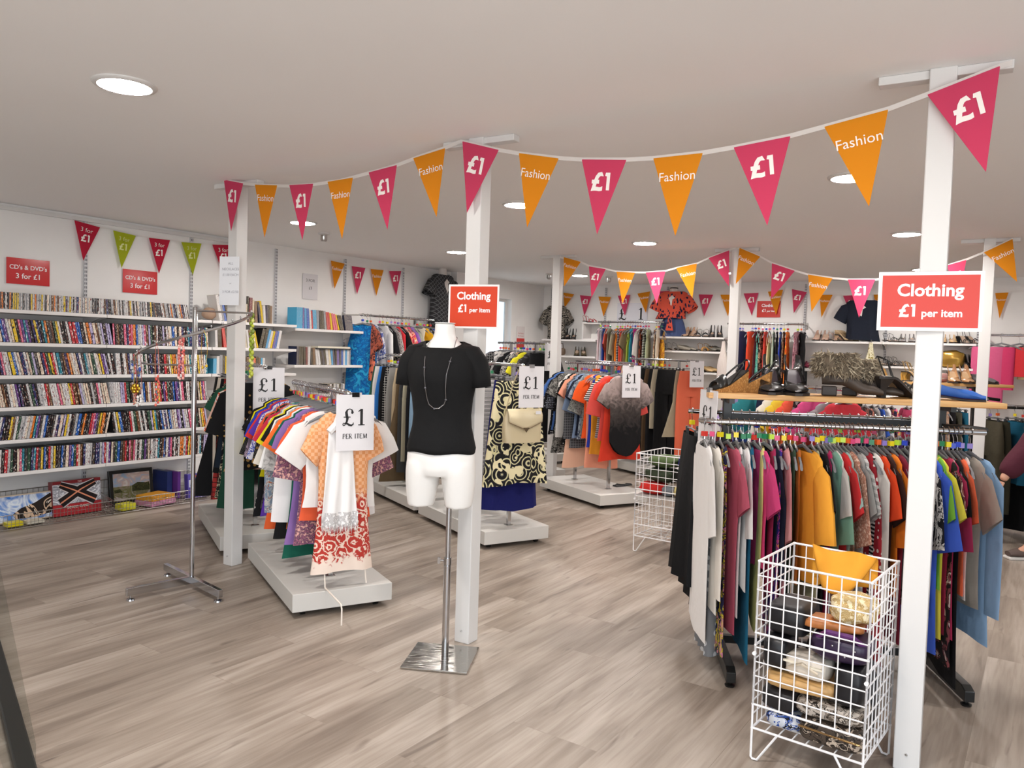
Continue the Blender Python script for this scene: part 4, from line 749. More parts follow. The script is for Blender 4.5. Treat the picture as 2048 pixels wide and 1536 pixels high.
# third row
PC, dC = stand((.83, 7.01), 118.5, 1.31, 'white plinth clothes stand of patterned blouses in the middle of the shop', second=.12, L0=1.08, t1=1.07)
rail_of('the central blouse rail', PC, dC, [
    ('grey and pink tree-print', 'tee', '#a5938e', F_('fade', '#4a4340', 1, '#131214', t=.03, L=.70, w=.95, rot=0, tail=.13)), ('orange red', 'dress', '#d23a26', dict(L=.88, t=.09, rot=0)), ('coral', 'blouse', '#d9534a', {}), ('black and white striped', 'tee', '#19191b', F_('hstripe', '#dcd9d6', 1.2)), ('mustard', 'tank', '#e59a2c', dict(L=.85)), ('royal blue', 'tank', '#2536a0', dict(L=.8)), ('peach', 'tank', '#efa083', dict(L=1.0)), ('tangerine', 'tee', '#ee5a22', dict(L=.7)), ('black beaded', 'blouse', '#232326', F_('speck', '#8a8f8a', 1.2)), ('blue grey floral', 'tee', '#9aa4ae', F_('floral', '#3a4660', 1.4)),
    ('navy', 'tee', '#1c2030', {}), ('denim blue', 'blouse', '#8296b4', {}), ('grey plaid', 'long', '#4a4c50', F_('plaid', '#8a8c90', 2.2, L=.82)), ('apricot', 'dress', '#eba284', F_('fade', '#e88f74', 1, '#efc0a4', L=1.02)), ('black polka-dot', 'dress', '#151416', F_('dots', '#e6e3df', .9, L=.82)), ('white', 'long', '#dedbd6', dict(L=.72)), ('grey lace-print', 'dress', '#8f8d88', F_('floral', '#1b1a1b', 2.4, L=.9)), ('dark spotted', 'blouse', '#16161a', F_('dots', '#aab0c0', 1.4)), ('mid blue', 'tee', '#4a6fb0', {}), ('black', 'blouse', '#17161a', F_('dots', '#d0cdd0', 1.2))], .05, 1.04, thick=.75)
price_sign(PC, dC, 'white £1 per item sign on the central blouse rail over the tree-print shirt', .0, -.01, shift=.02)
PC2, dC2 = stand((.14, 8.26), 118.5, 1.50, 'white plinth stand of black and white clothes near the window', L0=1.2)
rail_of('the black and white rail', PC2, dC2, [('black', 'trousers', '#151518', {}), ('black lacy', 'blouse', '#1a191b', F_('lace', '#0e0e10', 2, '#4a484a')), ('yellow', 'tee', '#d9d02a', dict(L=.75)), ('black plain', 'tank', '#141416', {}), ('camel', 'tank', '#a98a66', {}), ('black and white printed', 'blouse', '#1d1c1e', F_('floral', '#c9c5c0', 1.2)), ('pale pink', 'tank', '#d6c0bc', {}), ('black', 'tee', '#141416', {}), ('grey speckled', 'blouse', '#4b4a4c', F_('speck', '#a9a6a4', .8)), ('off-white', 'tank', '#cfccc8', {}), ('white', 'tank', '#dcd9d6', {}), ('black checked', 'blouse', '#202022', F_('plaid', '#9a9896', 2)), ('grey', 'tee', '#77757a', {})], .06, 1.14, thick=.8)
price_sign(PC2, dC2, 'white £1 per item sign on the black and white rail by the rear post', .0, -.02, shift=.05)
PD, dD = stand((1.79, 8.54), 119.5, 1.36, 'white plinth clothes stand of trousers at the far side of the aisle', L0=1.25)
rail_of('the far trouser rail', PD, dD, [('coral', 'trousers', '#dd6c4e', dict(L=1.05, t=.06, rot=.0)), ('stone', 'flares', '#a3977f', dict(L=.85, t=.13)), ('black', 'trousers', '#151517', {}), ('taupe', 'trousers', '#b3a891', dict(L=.8)), ('black tapered', 'trousers', '#17171a', {}), ('dark brown', 'trousers', '#5a4632', {}), ('black wide', 'flares', '#161719', {}), ('dark green', 'flares', '#1f2a28', {}), ('near black', 'trousers', '#1a1c1f', {}), ('dark teal', 'flares', '#17211f', {}), ('cream', 'trousers', '#d3c8b6', {})], .16, 1.14, thick=.85)
price_sign(PD, dD, 'white £1 per item sign on the coral trousers', -.0, -.01, shift=.02)
_pe, _de = stand((.30, 9.62), 119.5, 1.36, 'white plinth stand in the far aisle, mostly hidden', L0=1.3)
rail_of('the hidden far rail', _pe, _de, [('black', 'skirt', '#16161a', {}), ('dark plum', 'skirt', '#3a2030', {}), ('grey', 'trousers', '#4c4c4f', {}), ('navy', 'trousers', '#1d2233', {}), ('black', 'trousers', '#151517', {})], .2, 1.0)
# rails on the walls
def wall_rail(pos, rz, L0, depth, label):
    o = root('wall_rail', pos, rz, label, 'clothes rail', 'chrome wall rails'); mb = MB(); mb.tube([(0, -depth, 0), (L0, -depth, 0)], .0125, 12); mb.build('rail', CHROME, o)
    for x in (.03, L0-.03): mb = MB(); mb.tube([(x, -depth, 0), (x, -.005, 0)], .008, 8); mb.box(x-.012, x+.012, -.02, -.003, -.05, .03); mb.build('bracket', STEEL, o)
wall_rail(LW(5.98, 0, 1.75), RZL, 1.22, .3, 'chrome wall rail of bright clothes beside the paperbacks')
rail_of('the media-wall rail', LW(5.98, .3, 1.75), UL, [('bright blue printed', 'sleeveless', '#1580c4', F_('marble', '#0f4f96', 1.6, '#2aa0d0', L=1.22, t=.05, rot=.62, w=.85, th=.7)), ('coral printed', 'tee', '#d9745a', F_('floral', '#3a2a30', 1)), ('blue and white printed', 'blouse', '#d5d8e2', F_('floral', '#2a469c', 1.4)), ('white', 'long', '#e2dfdc', {}), ('black', 'blouse', '#18171a', {}), ('grey speckled', 'blouse', '#4a4648', F_('speck', '#a9a09c', 1)), ('red', 'long', '#c93038', {}), ('black', 'tee', '#151416', {}), ('scarlet printed', 'long', '#d93a30', F_('floral', '#efc0a8', 1.6)), ('pink printed', 'dress', '#d8426a', F_('floral', '#ee8a2c', 1.2, '#f2e0d8')), ('lilac', 'tee', '#8d62b4', {}), ('sage', 'blouse', '#a0a590', {}), ('cream', 'tank', '#ddd2bd', {}), ('mustard', 'tee', '#e2a81e', {}), ('black and white', 'blouse', '#1d1c1f', F_('floral', '#c5c5c5', 1.2)), ('dark blue printed', 'long', '#1f3a8a', F_('floral', '#7a92c8', 1.2)), ('navy printed', 'long', '#1c2c60', F_('floral', '#3f62b0', 1.5))], .02, 1.2, thick=.85, wdef=.8)
wall_rail(BW(.73, 0, 1.86), RZB, 1.0, .3, 'chrome wall rail under the big £1 paper')
rail_of('the first far-wall rail', BW(.73, .3, 1.86), UB, [('pink and white striped', 'tank', '#d8b4bc', F_('vstripe', '#f0e6e6', 3)), ('white', 'tank', '#dfdcda', {}), ('blue', 'tank', '#2b4ca8', {}), ('coral', 'tee', '#d2604e', {}), ('sage', 'tank', '#a8a48c', {}), ('khaki', 'blouse', '#a39a80', {}), ('bright orange', 'tank', '#f08222', {}), ('black striped', 'tank', '#18181a', F_('hstripe', '#c9c6c2', 1)), ('tomato red', 'tank', '#d8523c', {}), ('salmon', 'tank', '#cf6d5c', {}), ('olive', 'tee', '#7a6a4e', {}), ('lime', 'cami', '#b7c04a', {}), ('turquoise', 'tank', '#38a0b0', {}), ('magenta', 'tank', '#b02a78', {}), ('white', 'blouse', '#e0dcd8', {}), ('dark floral', 'tank', '#3a2420', F_('floral', '#a8563c', 1)), ('black and white striped', 'tank', '#202020', F_('hstripe', '#d8d6d2', 1)), ('pale green', 'tank', '#b9c3a2', {}), ('brown printed', 'tank', '#8a5a46', F_('floral', '#d8c4a8', 1)), ('cream', 'tank', '#ddd3c2', {}), ('yellow printed', 'cami', '#e0a92e', F_('floral', '#a8642a', 1, L=.8, rot=.7))], .02, .98, thick=.8, twist=.2, wdef=.8)
wall_rail(BW(2.6, 0, 1.85), RZB, .96, .3, 'chrome wall rail under the small clothing sign')
rail_of('the second far-wall rail', BW(2.6, .3, 1.85), UB, [('silver grey', 'cami', '#b9b3ae', {}), ('blush', 'cami', '#d8b8ac', {}), ('rose pink', 'tank', '#cf3f5e', {}), ('navy', 'tank', '#2a2c50', {}), ('vermilion', 'tank', '#dd4a2e', {}), ('teal printed', 'cami', '#2f9a86', F_('marble', '#7ac0ae', 2, '#1f6a5e', rot=.5)), ('dark wine', 'tank', '#4a1c26', {}), ('black and beige', 'tank', '#2a2622', F_('floral', '#b5a084', 1)), ('poppy red', 'sleeveless', '#dc4a40', {}), ('sand', 'cami', '#d0bd92', {}), ('pale mint', 'sleeveless', '#b3c2ae', {}), ('black', 'tank', '#1a1a1c', {}), ('cobalt', 'sleeveless', '#2a3f9c', {}), ('black floral', 'sleeveless', '#1e1b1c', F_('floral', '#a07a5c', 1.2)), ('orange printed', 'sleeveless', '#ea7a26', F_('floral', '#e2402a', .8, '#f2bc4c')), ('pink swirl', 'tank', '#a8596a', F_('marble', '#cfa0a8', 2, '#7a3a4a')), ('black', 'jumpsuit', '#131315', dict(L=1.3, rot=.6))], .05, .95, thick=.8, twist=.2, wdef=.8)
wall_rail(BW(5.46, 0, 1.75), RZB, 1.3, .3, 'chrome wall rail of folded towels at the edge of the picture')
rail_of('the towel rail', BW(5.46, .3, 1.75), UB, [('pink', 'towel', '#cc5a82', dict(L=.78, rot=1.45, w=1.2)), ('raspberry', 'towel', '#c93a66', dict(L=.6, rot=1.4)), ('red', 'towel', '#d0343c', dict(L=.45, rot=1.3)), ('pale yellow', 'towel', '#e6dda6', dict(L=.48, rot=1.2)), ('cream', 'towel', '#ddd0a8', dict(L=.6, rot=1.4)), ('white', 'towel', '#e2ddd8', {})], .02, .75, cubes=False)
wall_rail(BW(5.46, 0, .98), RZB, 1.3, .3, 'lower chrome wall rail of long trousers below the towels')

# ---------------------------------------------------------------- black double clothes racks with a wooden shelf
def black_rack(cx, cy, ang, label, L0=.96, front_t=(-.14, 1.07), back_t=(-.16, 1.0), shelf_x=(-.11, 1.17)):
    o = root('clothes_rack', (cx, cy, 0), radians(ang), label, 'clothes rack', 'black double clothes racks')
    for x in (0, L0):
        mb = MB(); mb.box(x-.02, x+.02, -.02, .02, .03, 1.228); mb.build('upright', BLACK, o, 0, .002)
        mb = MB(); mb.prism([(-.44, .025), (-.44, .07), (-.40, .085), (.40, .085), (.44, .07), (.44, .025)], -.02, .02, 0, T(x, 0, 0, radians(90))); mb.build('foot_bar', BLACK, o, 0, .003)
        for y in (-.41, .41): mb = MB(); mb.lathe([(.02, 0), (.022, .008), (.008, .014), (.008, .03)], 12, 0, T(x, y, 0)); mb.build('levelling_foot', BLACK, o)
        for y in (-.2, .2): mb = MB(); mb.tube([(x, 0, 1.10), (x, y, 1.125)], .011, 6); mb.build('bracket', BLACK, o, 0)
        mb = MB(); mb.box(x-.012, x+.012, -.14, .14, 1.205, 1.227); mb.build('shelf_bearer', BLACK, o, 0)
    mb = MB(); mb.box(.02, L0-.02, -.015, .015, .045, .08); mb.build('stretcher', BLACK, o, 0)
    mb = MB(); mb.tube([(front_t[0]+.04, -.12, 1.13), (front_t[0], -.17, 1.127), (front_t[0]+.05, -.2, 1.125), (front_t[1], -.2, 1.125)], .0125, 12); mb.build('front_rail', CHROME, o)
    mb = MB(); mb.tube([(back_t[0], .2, 1.14), (back_t[1], .2, 1.14)], .0115, 10); mb.build('back_rail', CHROME, o); mb = MB(); mb.box(back_t[0]+.16, back_t[1]-.04, .150, .172, 1.106, 1.140); mb.build('cross_beam', BLACK, o, 0, .002)
    mb = MB(); mb.tube([(L0, -.02, 1.13), (L0+.13, .03, 1.125), (L0+.22, .03, 1.115)], .014, 8); mb.build('side_arm', BLACK, o)
    mb = MB(); mb.box(shelf_x[0], shelf_x[1], -.165, .165, 1.228, 1.253)
    s = mb.build('shelf_board', wood_mat(), o, 0, .003)
    return o, dirv(ang), Vector((-dirv(ang).y, dirv(ang).x, 0))
def wood_mat():
    if 'pine' in _mc: return _mc['pine']
    m, N, L, p = _new('pine_board'); tc = N.new('ShaderNodeTexCoord'); mp = _node(N, 'ShaderNodeMapping'); mp.inputs['Scale'].default_value = (2, 26, 26); L.new(tc.outputs['Object'], mp.inputs[0])
    n = _node(N, 'ShaderNodeTexNoise', Scale=1.5, Detail=3, Distortion=.8); L.new(mp.outputs[0], n.inputs['Vector']); L.new(_ramp(N, L, n.outputs['Fac'], [(.3, '#b57a42'), (.55, '#d9a766'), (.75, '#e3b97c')], 'LINEAR'), p.inputs['Base Color']); p.inputs['Roughness'].default_value = .4; _mc['pine'] = m; return m
rk, rd, rq = black_rack(1.03, 3.72, -7, 'black double clothes rack with a pine shelf of shoes and crowded coloured tops')
P1 = Vector((1.03, 3.72, 1.125)) - rq*.2
I = lambda t, desc, kind, c, *a, **k: (desc, kind, c, dict(dict(F_(*a)) if a else {}, t=t, **k))
rail_of('the black front rail', P1, rd, [
    I(-.125, 'white', 'blouse', '#e9e6e3', L=.95, rot=.1), I(-.09, 'ivory', 'long', '#e3ddd3', L=.82), I(-.055, 'navy multicolour floral', 'sleeveless', '#22264a', 'floral', '#d8c23a', .9, '#d98aa8', L=1.0), I(-.02, 'dusty rose', 'tee', '#b8566a', L=.9, rot=.25), I(.015, 'plain white', 'tank', '#e7e4e2', L=.82), I(.045, 'crisp white', 'blouse', '#ecebea', L=.70), I(.068, 'teal', 'sleeveless', '#1c6484', L=1.02), I(.095, 'hot pink', 'tee', '#d2457c', L=.62, rot=.3), I(.118, 'pale yellow', 'tank', '#e6d98a', L=.9), I(.142, 'dark navy', 'tank', '#1d2234', L=.64, w=1.15, rot=.5), I(.168, 'magenta', 'tank', '#a8305a', L=.72),
    I(.195, 'purple floral', 'sleeveless', '#3a2f8c', 'floral', '#d857a8', .8, '#e8906a', L=.98), I(.225, 'blush pink', 'blouse', '#d99a9c', L=1.0), I(.252, 'forest green sheer', 'tank', '#344a3a', L=.78), I(.272, 'rust', 'tank', '#b8682c', L=.66), I(.31, 'mustard', 'blouse', '#e8a136', L=.66, w=1.1, rot=.22, th=.9), I(.345, 'sage', 'sleeveless', '#aeb08e', L=.9), I(.37, 'black', 'tee', '#18181c', L=.78), I(.392, 'cerise', 'tank', '#c53468', L=.8), I(.405, 'seafoam', 'blouse', '#7fae9a', L=.7, rot=.2), I(.422, 'off-white', 'tee', '#dfdad4', L=.75), I(.438, 'bright red', 'tee', '#cf3436', L=.72, rot=.2), I(.458, 'pale aqua', 'dress', '#a4c2bc', L=.9), I(.478, 'peach sequin-print', 'blouse', '#cf9a84', 'speck', '#a86a58', .8, '#e6c2ae', L=.8, rot=.15), I(.50, 'silver grey', 'tee', '#9a9a98', L=.7), I(.515, 'grey and white striped', 'tee', '#b0afac', 'hstripe', '#d9d7d4', .8, L=.72),
    I(.54, 'red polka-dot', 'sleeveless', '#a82a36', 'dots', '#efe6e0', .8, L=.98, w=1.2, rot=.35), I(.556, 'black and white zigzag', 'tank', '#1a1a1c', 'hstripe', '#dad7d3', 1.3), I(.572, 'chalk white', 'long', '#dcd8d2', L=.75), I(.598, 'orange red', 'tee', '#dd4a22', L=.88, rot=.15), I(.625, 'charcoal brown', 'tee', '#3a2622'), I(.65, 'tangerine', 'blouse', '#ee8024'), I(.68, 'wine', 'tee', '#7a2238', L=.9), I(.71, 'grey', 'tee', '#77777a'), I(.74, 'black print', 'blouse', '#26242a', 'floral', '#8a8890', 1),
    I(.785, 'cornflower blue', 'blouse', '#3f5fc4', L=.92, w=1.05, rot=.3), I(.805, 'black and white print', 'blouse', '#202024', 'floral', '#e3e0dc', 1, L=.75), I(.825, 'sunny yellow', 'tee', '#e3cf4a', L=.85, rot=.2), I(.848, 'leaf green', 'tee', '#7ab83e', L=.66), I(.87, 'crimson', 'blouse', '#ab2f52', L=.86, rot=.15), I(.895, 'black rose-print', 'dress', '#1c181a', 'floral', '#8a4a4e', .7, '#d8c4bc', L=.98), I(.918, 'black jersey', 'dress', '#131316', L=1.04), I(.94, 'light coral', 'tee', '#ee6a44', L=.66), I(.957, 'soft white', 'tank', '#dedad6', L=.7), I(.976, 'taupe', 'tee', '#9c948a', L=.72, rot=.1), I(1.01, 'light blue denim', 'long', '#8fb0d2', L=.88, rot=.15)],
    0, 1, 'left end', twist=.15, thick=.7, ups=())
garment('trousers', fab('#77797c', 'bigdots', '#c2c3c4', .8), .82, 'grey pyjama trousers with white stars at the end of the black rack', 'clothes on the black front rail', P1 + rd*-.075 + Vector((0, 0, -.22)), atan2(-rd.x, rd.y)+.1, .6, 1.2)
P1b = Vector((1.03, 3.72, 1.14)) + rq*.2
rail_of('the black back rail', P1b, rd, [I(-.14, 'black pleated', 'skirt', '#141416', L=.82, th=1.3), I(-.085, 'long black', 'skirt', '#121214', L=.92, th=1.3), I(.02, 'wine', 'tee', '#6a2030'), I(.1, 'blue', 'tee', '#30509a'), I(.18, 'pink', 'blouse', '#c05a7c'), I(.26, 'grey', 'tee', '#8a8c8e'), I(.34, 'mustard', 'tee', '#c8962e'), I(.42, 'red', 'tee', '#b83434'), I(.5, 'white', 'tee', '#d8d5d2'), I(.58, 'maroon', 'tee', '#5a2030'), I(.66, 'navy', 'tee', '#202a4c'), I(.74, 'olive', 'tee', '#6a6844'), I(.82, 'purple', 'tee', '#5a3a78'), I(.9, 'black', 'tee', '#1a1a1c')], 0, 1, 'left end', twist=.1, thick=.8, ups=())
for i in range(11):
    hanger(P1b + rd*(.06+i*.08), atan2(-rd.x, rd.y)+R.uniform(-.04, .04), 'bare grey hanger among the clothes on the back rail of the black rack', False, False, 'bare hangers on the black back rail')
price_sign(Vector((.915, 3.62, 1.262)), Vector((cos(0), 0, 0)), 'curled white £1 sign hanging edge-on from the end of the pine shelf', dz=0, dt=-.0, rz=radians(8))
rk2, rd2, rq2 = black_rack(3.1, 6.95, -7, 'black double clothes rack with a pine shelf behind the rear post', shelf_x=(-.11, 1.2), front_t=(-.1, .98), back_t=(-.1, .98))
P2 = Vector((3.1, 6.95, 1.125)) - rq2*.2
rail_of('the second black rack', P2, rd2, [('black print', 'blouse', '#2a2226', F_('floral', '#a86a5a', 1)), ('grey', 'tee', '#8e8a88', {}), ('blue', 'tee', '#2a4a9a', {}), ('white', 'blouse', '#d8d4d0', {}), ('navy floral', 'blouse', '#242a48', F_('floral', '#d85a7a', 1, '#e8c23a')), ('pink', 'tee', '#c84a70', {}), ('green', 'tee', '#3a7a58', {}), ('black', 'tee', '#1a181a', {}), ('brown printed', 'dress', '#5a443c', F_('floral', '#c9a98e', 1.4)), ('scarlet', 'sleeveless', '#c4303a', {}), ('beige printed', 'sleeveless', '#b39a84', F_('floral', '#8a6a58', 1.6)), ('black long', 'trousers', '#161417', {}), ('olive', 'flares', '#4a463a', dict(L=1.0)), ('teal', 'trousers', '#1f6480', dict(L=.8))], -.04, .86, 'left end', thick=.9)
# low rail with long trousers at the edge of the picture
o = root('clothes_rail', (3.84, 6.5, 0), radians(-4), 'low thin black rail of long trousers beside the rear post', 'clothes rail')
mb = MB(); mb.tube([(0, 0, 1.07), (1.2, 0, 1.07)], .01, 8); mb.build('rail', BLACK, o)
for x in (.02, 1.18): mb = MB(); mb.tube([(x, 0, 1.07), (x, 0, .03)], .011, 8); mb.box(x-.012, x+.012, -.25, .25, .0, .03); mb.build('leg', BLACK, o, 0)
rail_of('the low trouser rail', (3.84, 6.5, 1.07), dirv(-4), [('olive brown', 'trousers', '#4b4638', dict(L=.86, th=1.3)), ('dark olive', 'trousers', '#3a382c', dict(L=.86, th=1.2)), ('petrol blue', 'trousers', '#1c5f7c', dict(L=.62, th=1.3)), ('stone', 'trousers', '#a99c86', dict(L=.55)), ('black velvet', 'flares', '#121113', dict(L=1.03, th=1.6, rot=.5))], .12, .5, thick=1.2)
# stand half hidden behind the black rack
PE, dE = stand((2.3, 5.62), 119.5, 1.2, 'white plinth clothes stand half hidden behind the black rack')
rail_of('the stand behind the black rack', PE, dE, [('red', 'tee', '#b8303a', {}), ('grey', 'tee', '#8a868a', {}), ('pink', 'tee', '#c8487c', {}), ('black lacy', 'skirt', '#2a2a2c', F_('lace', '#141416', 1.5, '#8a8a88')), ('coral', 'tee', '#d8543c', {}), ('yellow', 'tee', '#d8c23a', {}), ('white', 'blouse', '#d8d4d0', {}), ('navy', 'skirt', '#1a1f38', {}), ('teal', 'tee', '#2a7a80', {}), ('lilac', 'tee', '#a08ab8', {})], .05, 1.1, thick=.9)

# ---------------------------------------------------------------- shoes
def sstep(a, b, x): t = min(1, max(0, (x-a)/(b-a))); return t*t*(3-2*t)
_sh = {}
def shoe_meshes(kind, c, lining):
    k = (kind, c, lining)
    if k in _sh: return _sh[k]
    heel = {'pump': .075, 'court': .045, 'flat': .012, 'trainer': .022, 'ankle': .06, 'strappy': .08, 'sandal': .02}[kind]; N_ = 16
    zb = lambda u: .008 + heel*(1-sstep(.22, .68, u)); wd = lambda u: (.029 + .012*sstep(.3, .72, u))*(1-(.75 if kind in ('pump', 'court') else .45)*sstep(.78, 1.0, u)**1.3)*(.55+.45*sstep(0, .1, u))
    out = []; gl = mat(c, .22 if kind in ('pump', 'court') else .5); ln = mat(lining, .6)
    if kind in ('pump', 'court', 'flat', 'trainer', 'ankle'):
        mb = MB(); rings = []; hs = {'pump': .058, 'court': .055, 'flat': .062, 'trainer': .065, 'ankle': .10}[kind]
        for i in range(N_+1):
            u = i/N_; y = .122-.248*u; w = wd(u); op = .62 if kind != 'trainer' else .42
            A = radians(112 + 68*sstep(op-.06, op+.03, u)); h = hs*(1-sstep(.05, .45, u)) + (.055 if kind == 'trainer' else .044 if kind == 'flat' else .030)*sstep(.05, .45, u); h = h*(1-.55*sstep(.72, 1, u)) if u > op else h
            ring = []
            for j in range(13):
                p = -A + 2*A*j/12; ring.append((w*sin(p)*(1 if abs(p) < 2 else .95), y, zb(u) + h*(1-cos(p))/(1-cos(A))))
            rings.append(ring)
        mb.loft(rings, closed=False, cap0=False, cap1=False); out.append(('upper', _grab('upper'+str(k), mb, gl, 60)))
    else:
        mb = MB()
        for u, h, tw in ((.80, .045, .008), (.70, .055, .008)):
            y = .122-.248*u; w = wd(u)+.002
            mb.tube([(-w, y, zb(u)), (-w*.9, y+.004, zb(u)+h*.6), (0, y+.012, zb(u)+h), (w*.9, y+.004, zb(u)+h*.6), (w, y, zb(u))], tw*.6, 5)
        out.append(('toe_straps', _grab('toe_straps'+str(k), mb, gl))); mb = MB(); y = .1; mb.tube([(-.03, y-.03, zb(.1)), (-.032, y, zb(.1)+.07), (0, y+.026, zb(.1)+.085), (.032, y, zb(.1)+.07), (.03, y-.03, zb(.1))], .003, 5); out.append(('ankle_strap', _grab('ankle_strap'+str(k), mb, gl)))
    mb = MB(); r1 = []
    for i in range(N_+1):
        u = i/N_; y = .123-.250*u; w = wd(u)+.002; r1.append([(-w, y, zb(u)-.008), (w, y, zb(u)-.008), (w, y, zb(u)+.001), (-w, y, zb(u)+.001)])
    mb.loft(r1); out.append(('sole', _grab('sole'+str(k), mb, mat('#2a2320' if kind != 'trainer' else '#d8d5d0', .6), 30)))
    mb = MB(); mb.loft([[(s*(wd(i/12*.9)-.003), .118-.248*i/12*.9, zb(i/12*.9)+.003) for s in (-1, 1)] for i in range(1, 13)], closed=False, cap0=False, cap1=False); out.append(('insole', _grab('insole'+str(k), mb, ln, 60)))
    if heel > .03:
        mb = MB(); b = .011 if kind in ('pump', 'strappy') else .02; mb.loft([[(-b, .108, 0), (b, .108, 0), (b, .108-2*b, 0), (-b, .108-2*b, 0)], [(-b, .112, heel*.5), (b, .112, heel*.5), (b, .107-2*b, heel*.5), (-b, .107-2*b, heel*.5)], [(-.025, .12, heel), (.025, .12, heel), (.022, .06, heel-.002), (-.022, .06, heel-.002)]]); out.append(('heel', _grab('heel'+str(k), mb, gl, 40)))
    _sh[k] = out; return out
def shoe(kind, c, loc, rz, label, lining='#5a4a48', s=1.0, rx=0, name='shoe', group=None):
    o = root(name, loc, rz, label, 'shoe', group); o.rotation_euler = (rx, 0, rz); o.scale = (s, s, s)
    for nm, me in shoe_meshes(kind, c, lining): _part(nm, me, o)
    return o
def pair(kind, c, p, rz, desc, lining='#5a4a48', s=1.0, gap=.098, toe=.06, rx=0):
    v = dirv(0); v = Vector((cos(rz), sin(rz), 0))
    for sgn, w in ((-1, 'left-hand'), (1, 'right-hand')): shoe(kind, c, Vector(p)+v*(sgn*gap/2), rz+sgn*toe, f'{w} one of {desc}', lining, s, rx)
def on_far_shelf(px, z, off=.16): p = on_plane(px, 690, BW(0, off), NB); return Vector((p.x, p.y, z+.0005))
for (s0, L0, zs) in ((-.2, .9, (1.60, 1.36)), (1.65, .92, (1.67, 1.48, 1.20)), (3.5, .95, (1.65, 1.30)), (4.45, .96, (1.65, 1.37))):
    for k, z in enumerate(zs): shelf(BW(s0, 0, z), RZB, L0, .3, f'white far wall shoe shelf, {nth(k)} down in the bay ' + {-.2: 'beside the corner', 1.65: 'under the red leaf-print blouse', 3.5: 'under the navy shirt', 4.45: 'behind the large sign post'}[s0], 'far wall shoe shelves')
o = root('box_shelf', BW(.47, .01, 1.60), RZB, 'white open box shelf standing on the far wall shelf by the clothes rail', 'shelf')
mb = MB()
for b in ((0, .3, 0, .018), (0, .3, .232, .25), (0, .018, .018, .232), (.282, .3, .018, .232)): mb.box(b[0], b[1], -.28, 0, b[2], b[3])
mb.build('carcass', WHITE, o, 0); mb = MB(); mb.box(.018, .282, -.01, 0, .018, .232); mb.build('back_panel', WALLM, o, 0)
pair('sandal', '#b8323a', on_far_shelf(1178, 1.85), RZB+1.2, 'red sandals on top of the white box shelf', s=.95, gap=.06)
FW = [('ankle', '#17171a', 1140, 1.60, .3, 'black ankle boots beside the black and white printed blouse'), ('pump', '#5d5034', 1161, 1.36, .5, 'olive pumps on the lower shelf beside the corner'), ('pump', '#c5a184', 1379, 1.67, 0, 'beige pumps beside the blue skirt display'), ('sandal', '#1b1b1c', 1403, 1.67, .2, 'black sandals next to the beige pumps'), ('ankle', '#18181a', 1431, 1.67, .3, 'black ankle boots on the end of the top shoe shelf'),
      ('sandal', '#8f8c86', 1352, 1.48, 1.0, 'silver sandals at the near end of the middle shoe shelf'), ('flat', '#a39c90', 1374, 1.48, 1.2, 'grey flats between silver sandals and tan shoes'), ('sandal', '#c08a3c', 1413, 1.48, .8, 'tan strappy sandals on the middle shoe shelf'), ('flat', '#7c786f', 1431, 1.48, .9, 'grey slip-ons beside the tan sandals'), ('flat', '#2a2624', 1407, 1.20, .9, 'black flats on the lowest shoe shelf'), ('flat', '#c9a878', 1424, 1.20, 1.0, 'pale tan flats on the lowest shoe shelf'),
      ('pump', '#d2ae9a', 1642, 1.65, 0, 'nude pumps with pale toes near the navy shirt'), ('sandal', '#c9a08a', 1676, 1.65, .9, 'pink bow sandals beside the nude pumps'), ('pump', '#b9a07c', 1692, 1.65, 1.2, 'beige court shoes partly behind the navy shirt'), ('trainer', '#7c1f3c', 1624, 1.30, .1, 'burgundy shoes behind the fur boots'), ('flat', '#3a3836', 1700, 1.30, .6, 'dark flats on the lower shelf beyond the fur boots'), ('flat', '#2a2a2c', 1722, 1.30, .7, 'black slip-ons beyond the fur boots'),
      ('sandal', '#3a3a3a', 1788, 1.65, .9, 'black and white sandals under the large sign'), ('court', '#8a8684', 1814, 1.65, .1, 'grey court shoes under the large sign'), ('sandal', '#2f2a28', 1780, 1.37, .8, 'black buckle sandals left of the sign post'), ('sandal', '#4a4644', 1800, 1.37, 1.0, 'dark grey sandals left of the sign post'), ('court', '#cba878', 1895, 1.65, .1, 'gold peep-toe shoes right of the sign post'), ('strappy', '#1c1a1a', 1936, 1.65, .7, 'black slingback heels right of the sign post'), ('ankle', '#1a1a1b', 1942, 1.37, .4, 'tall black boots on the lower shelf right of the sign post')]
for kind, c, px, z, rr, ds in FW: pair(kind, c, on_far_shelf(px, z), RZB+rr, ds, '#b9a08c', 1.0, .1)
def lump(name, loc, size, m, label, cat, rz=0, sq=.6, seed=0, amp=.1, rx=0, group=None, n=20, k=14, parts=None):
    f = lambda d: 1+amp*noise.noise(d*2.2+Vector((seed*7.3, seed, 0)))+.5*amp*noise.noise(d*6+Vector((seed*3, 1, seed)))
    mb = MB(); rings = []
    pw = lambda v, e: (abs(v)**e)*(1 if v >= 0 else -1)
    for i in range(k+1):
        a = -pi/2+pi*i/k; ring = []
        for j in range(n):
            b = 2*pi*j/n; d = Vector((cos(a)*cos(b), cos(a)*sin(b), sin(a))); e = f(d); ring.append((size[0]/2*pw(cos(a), sq)*pw(cos(b), sq)*e, size[1]/2*pw(cos(a), sq)*pw(sin(b), sq)*e, size[2]/2*(1+pw(sin(a), sq)*e)))
        rings.append(ring)
    mb.loft(rings, cap0=False, cap1=False); o = mb.build(name, m, None, 60); o.location = loc; o.rotation_euler = (rx, 0, rz); ident(o, label, cat, group); return o
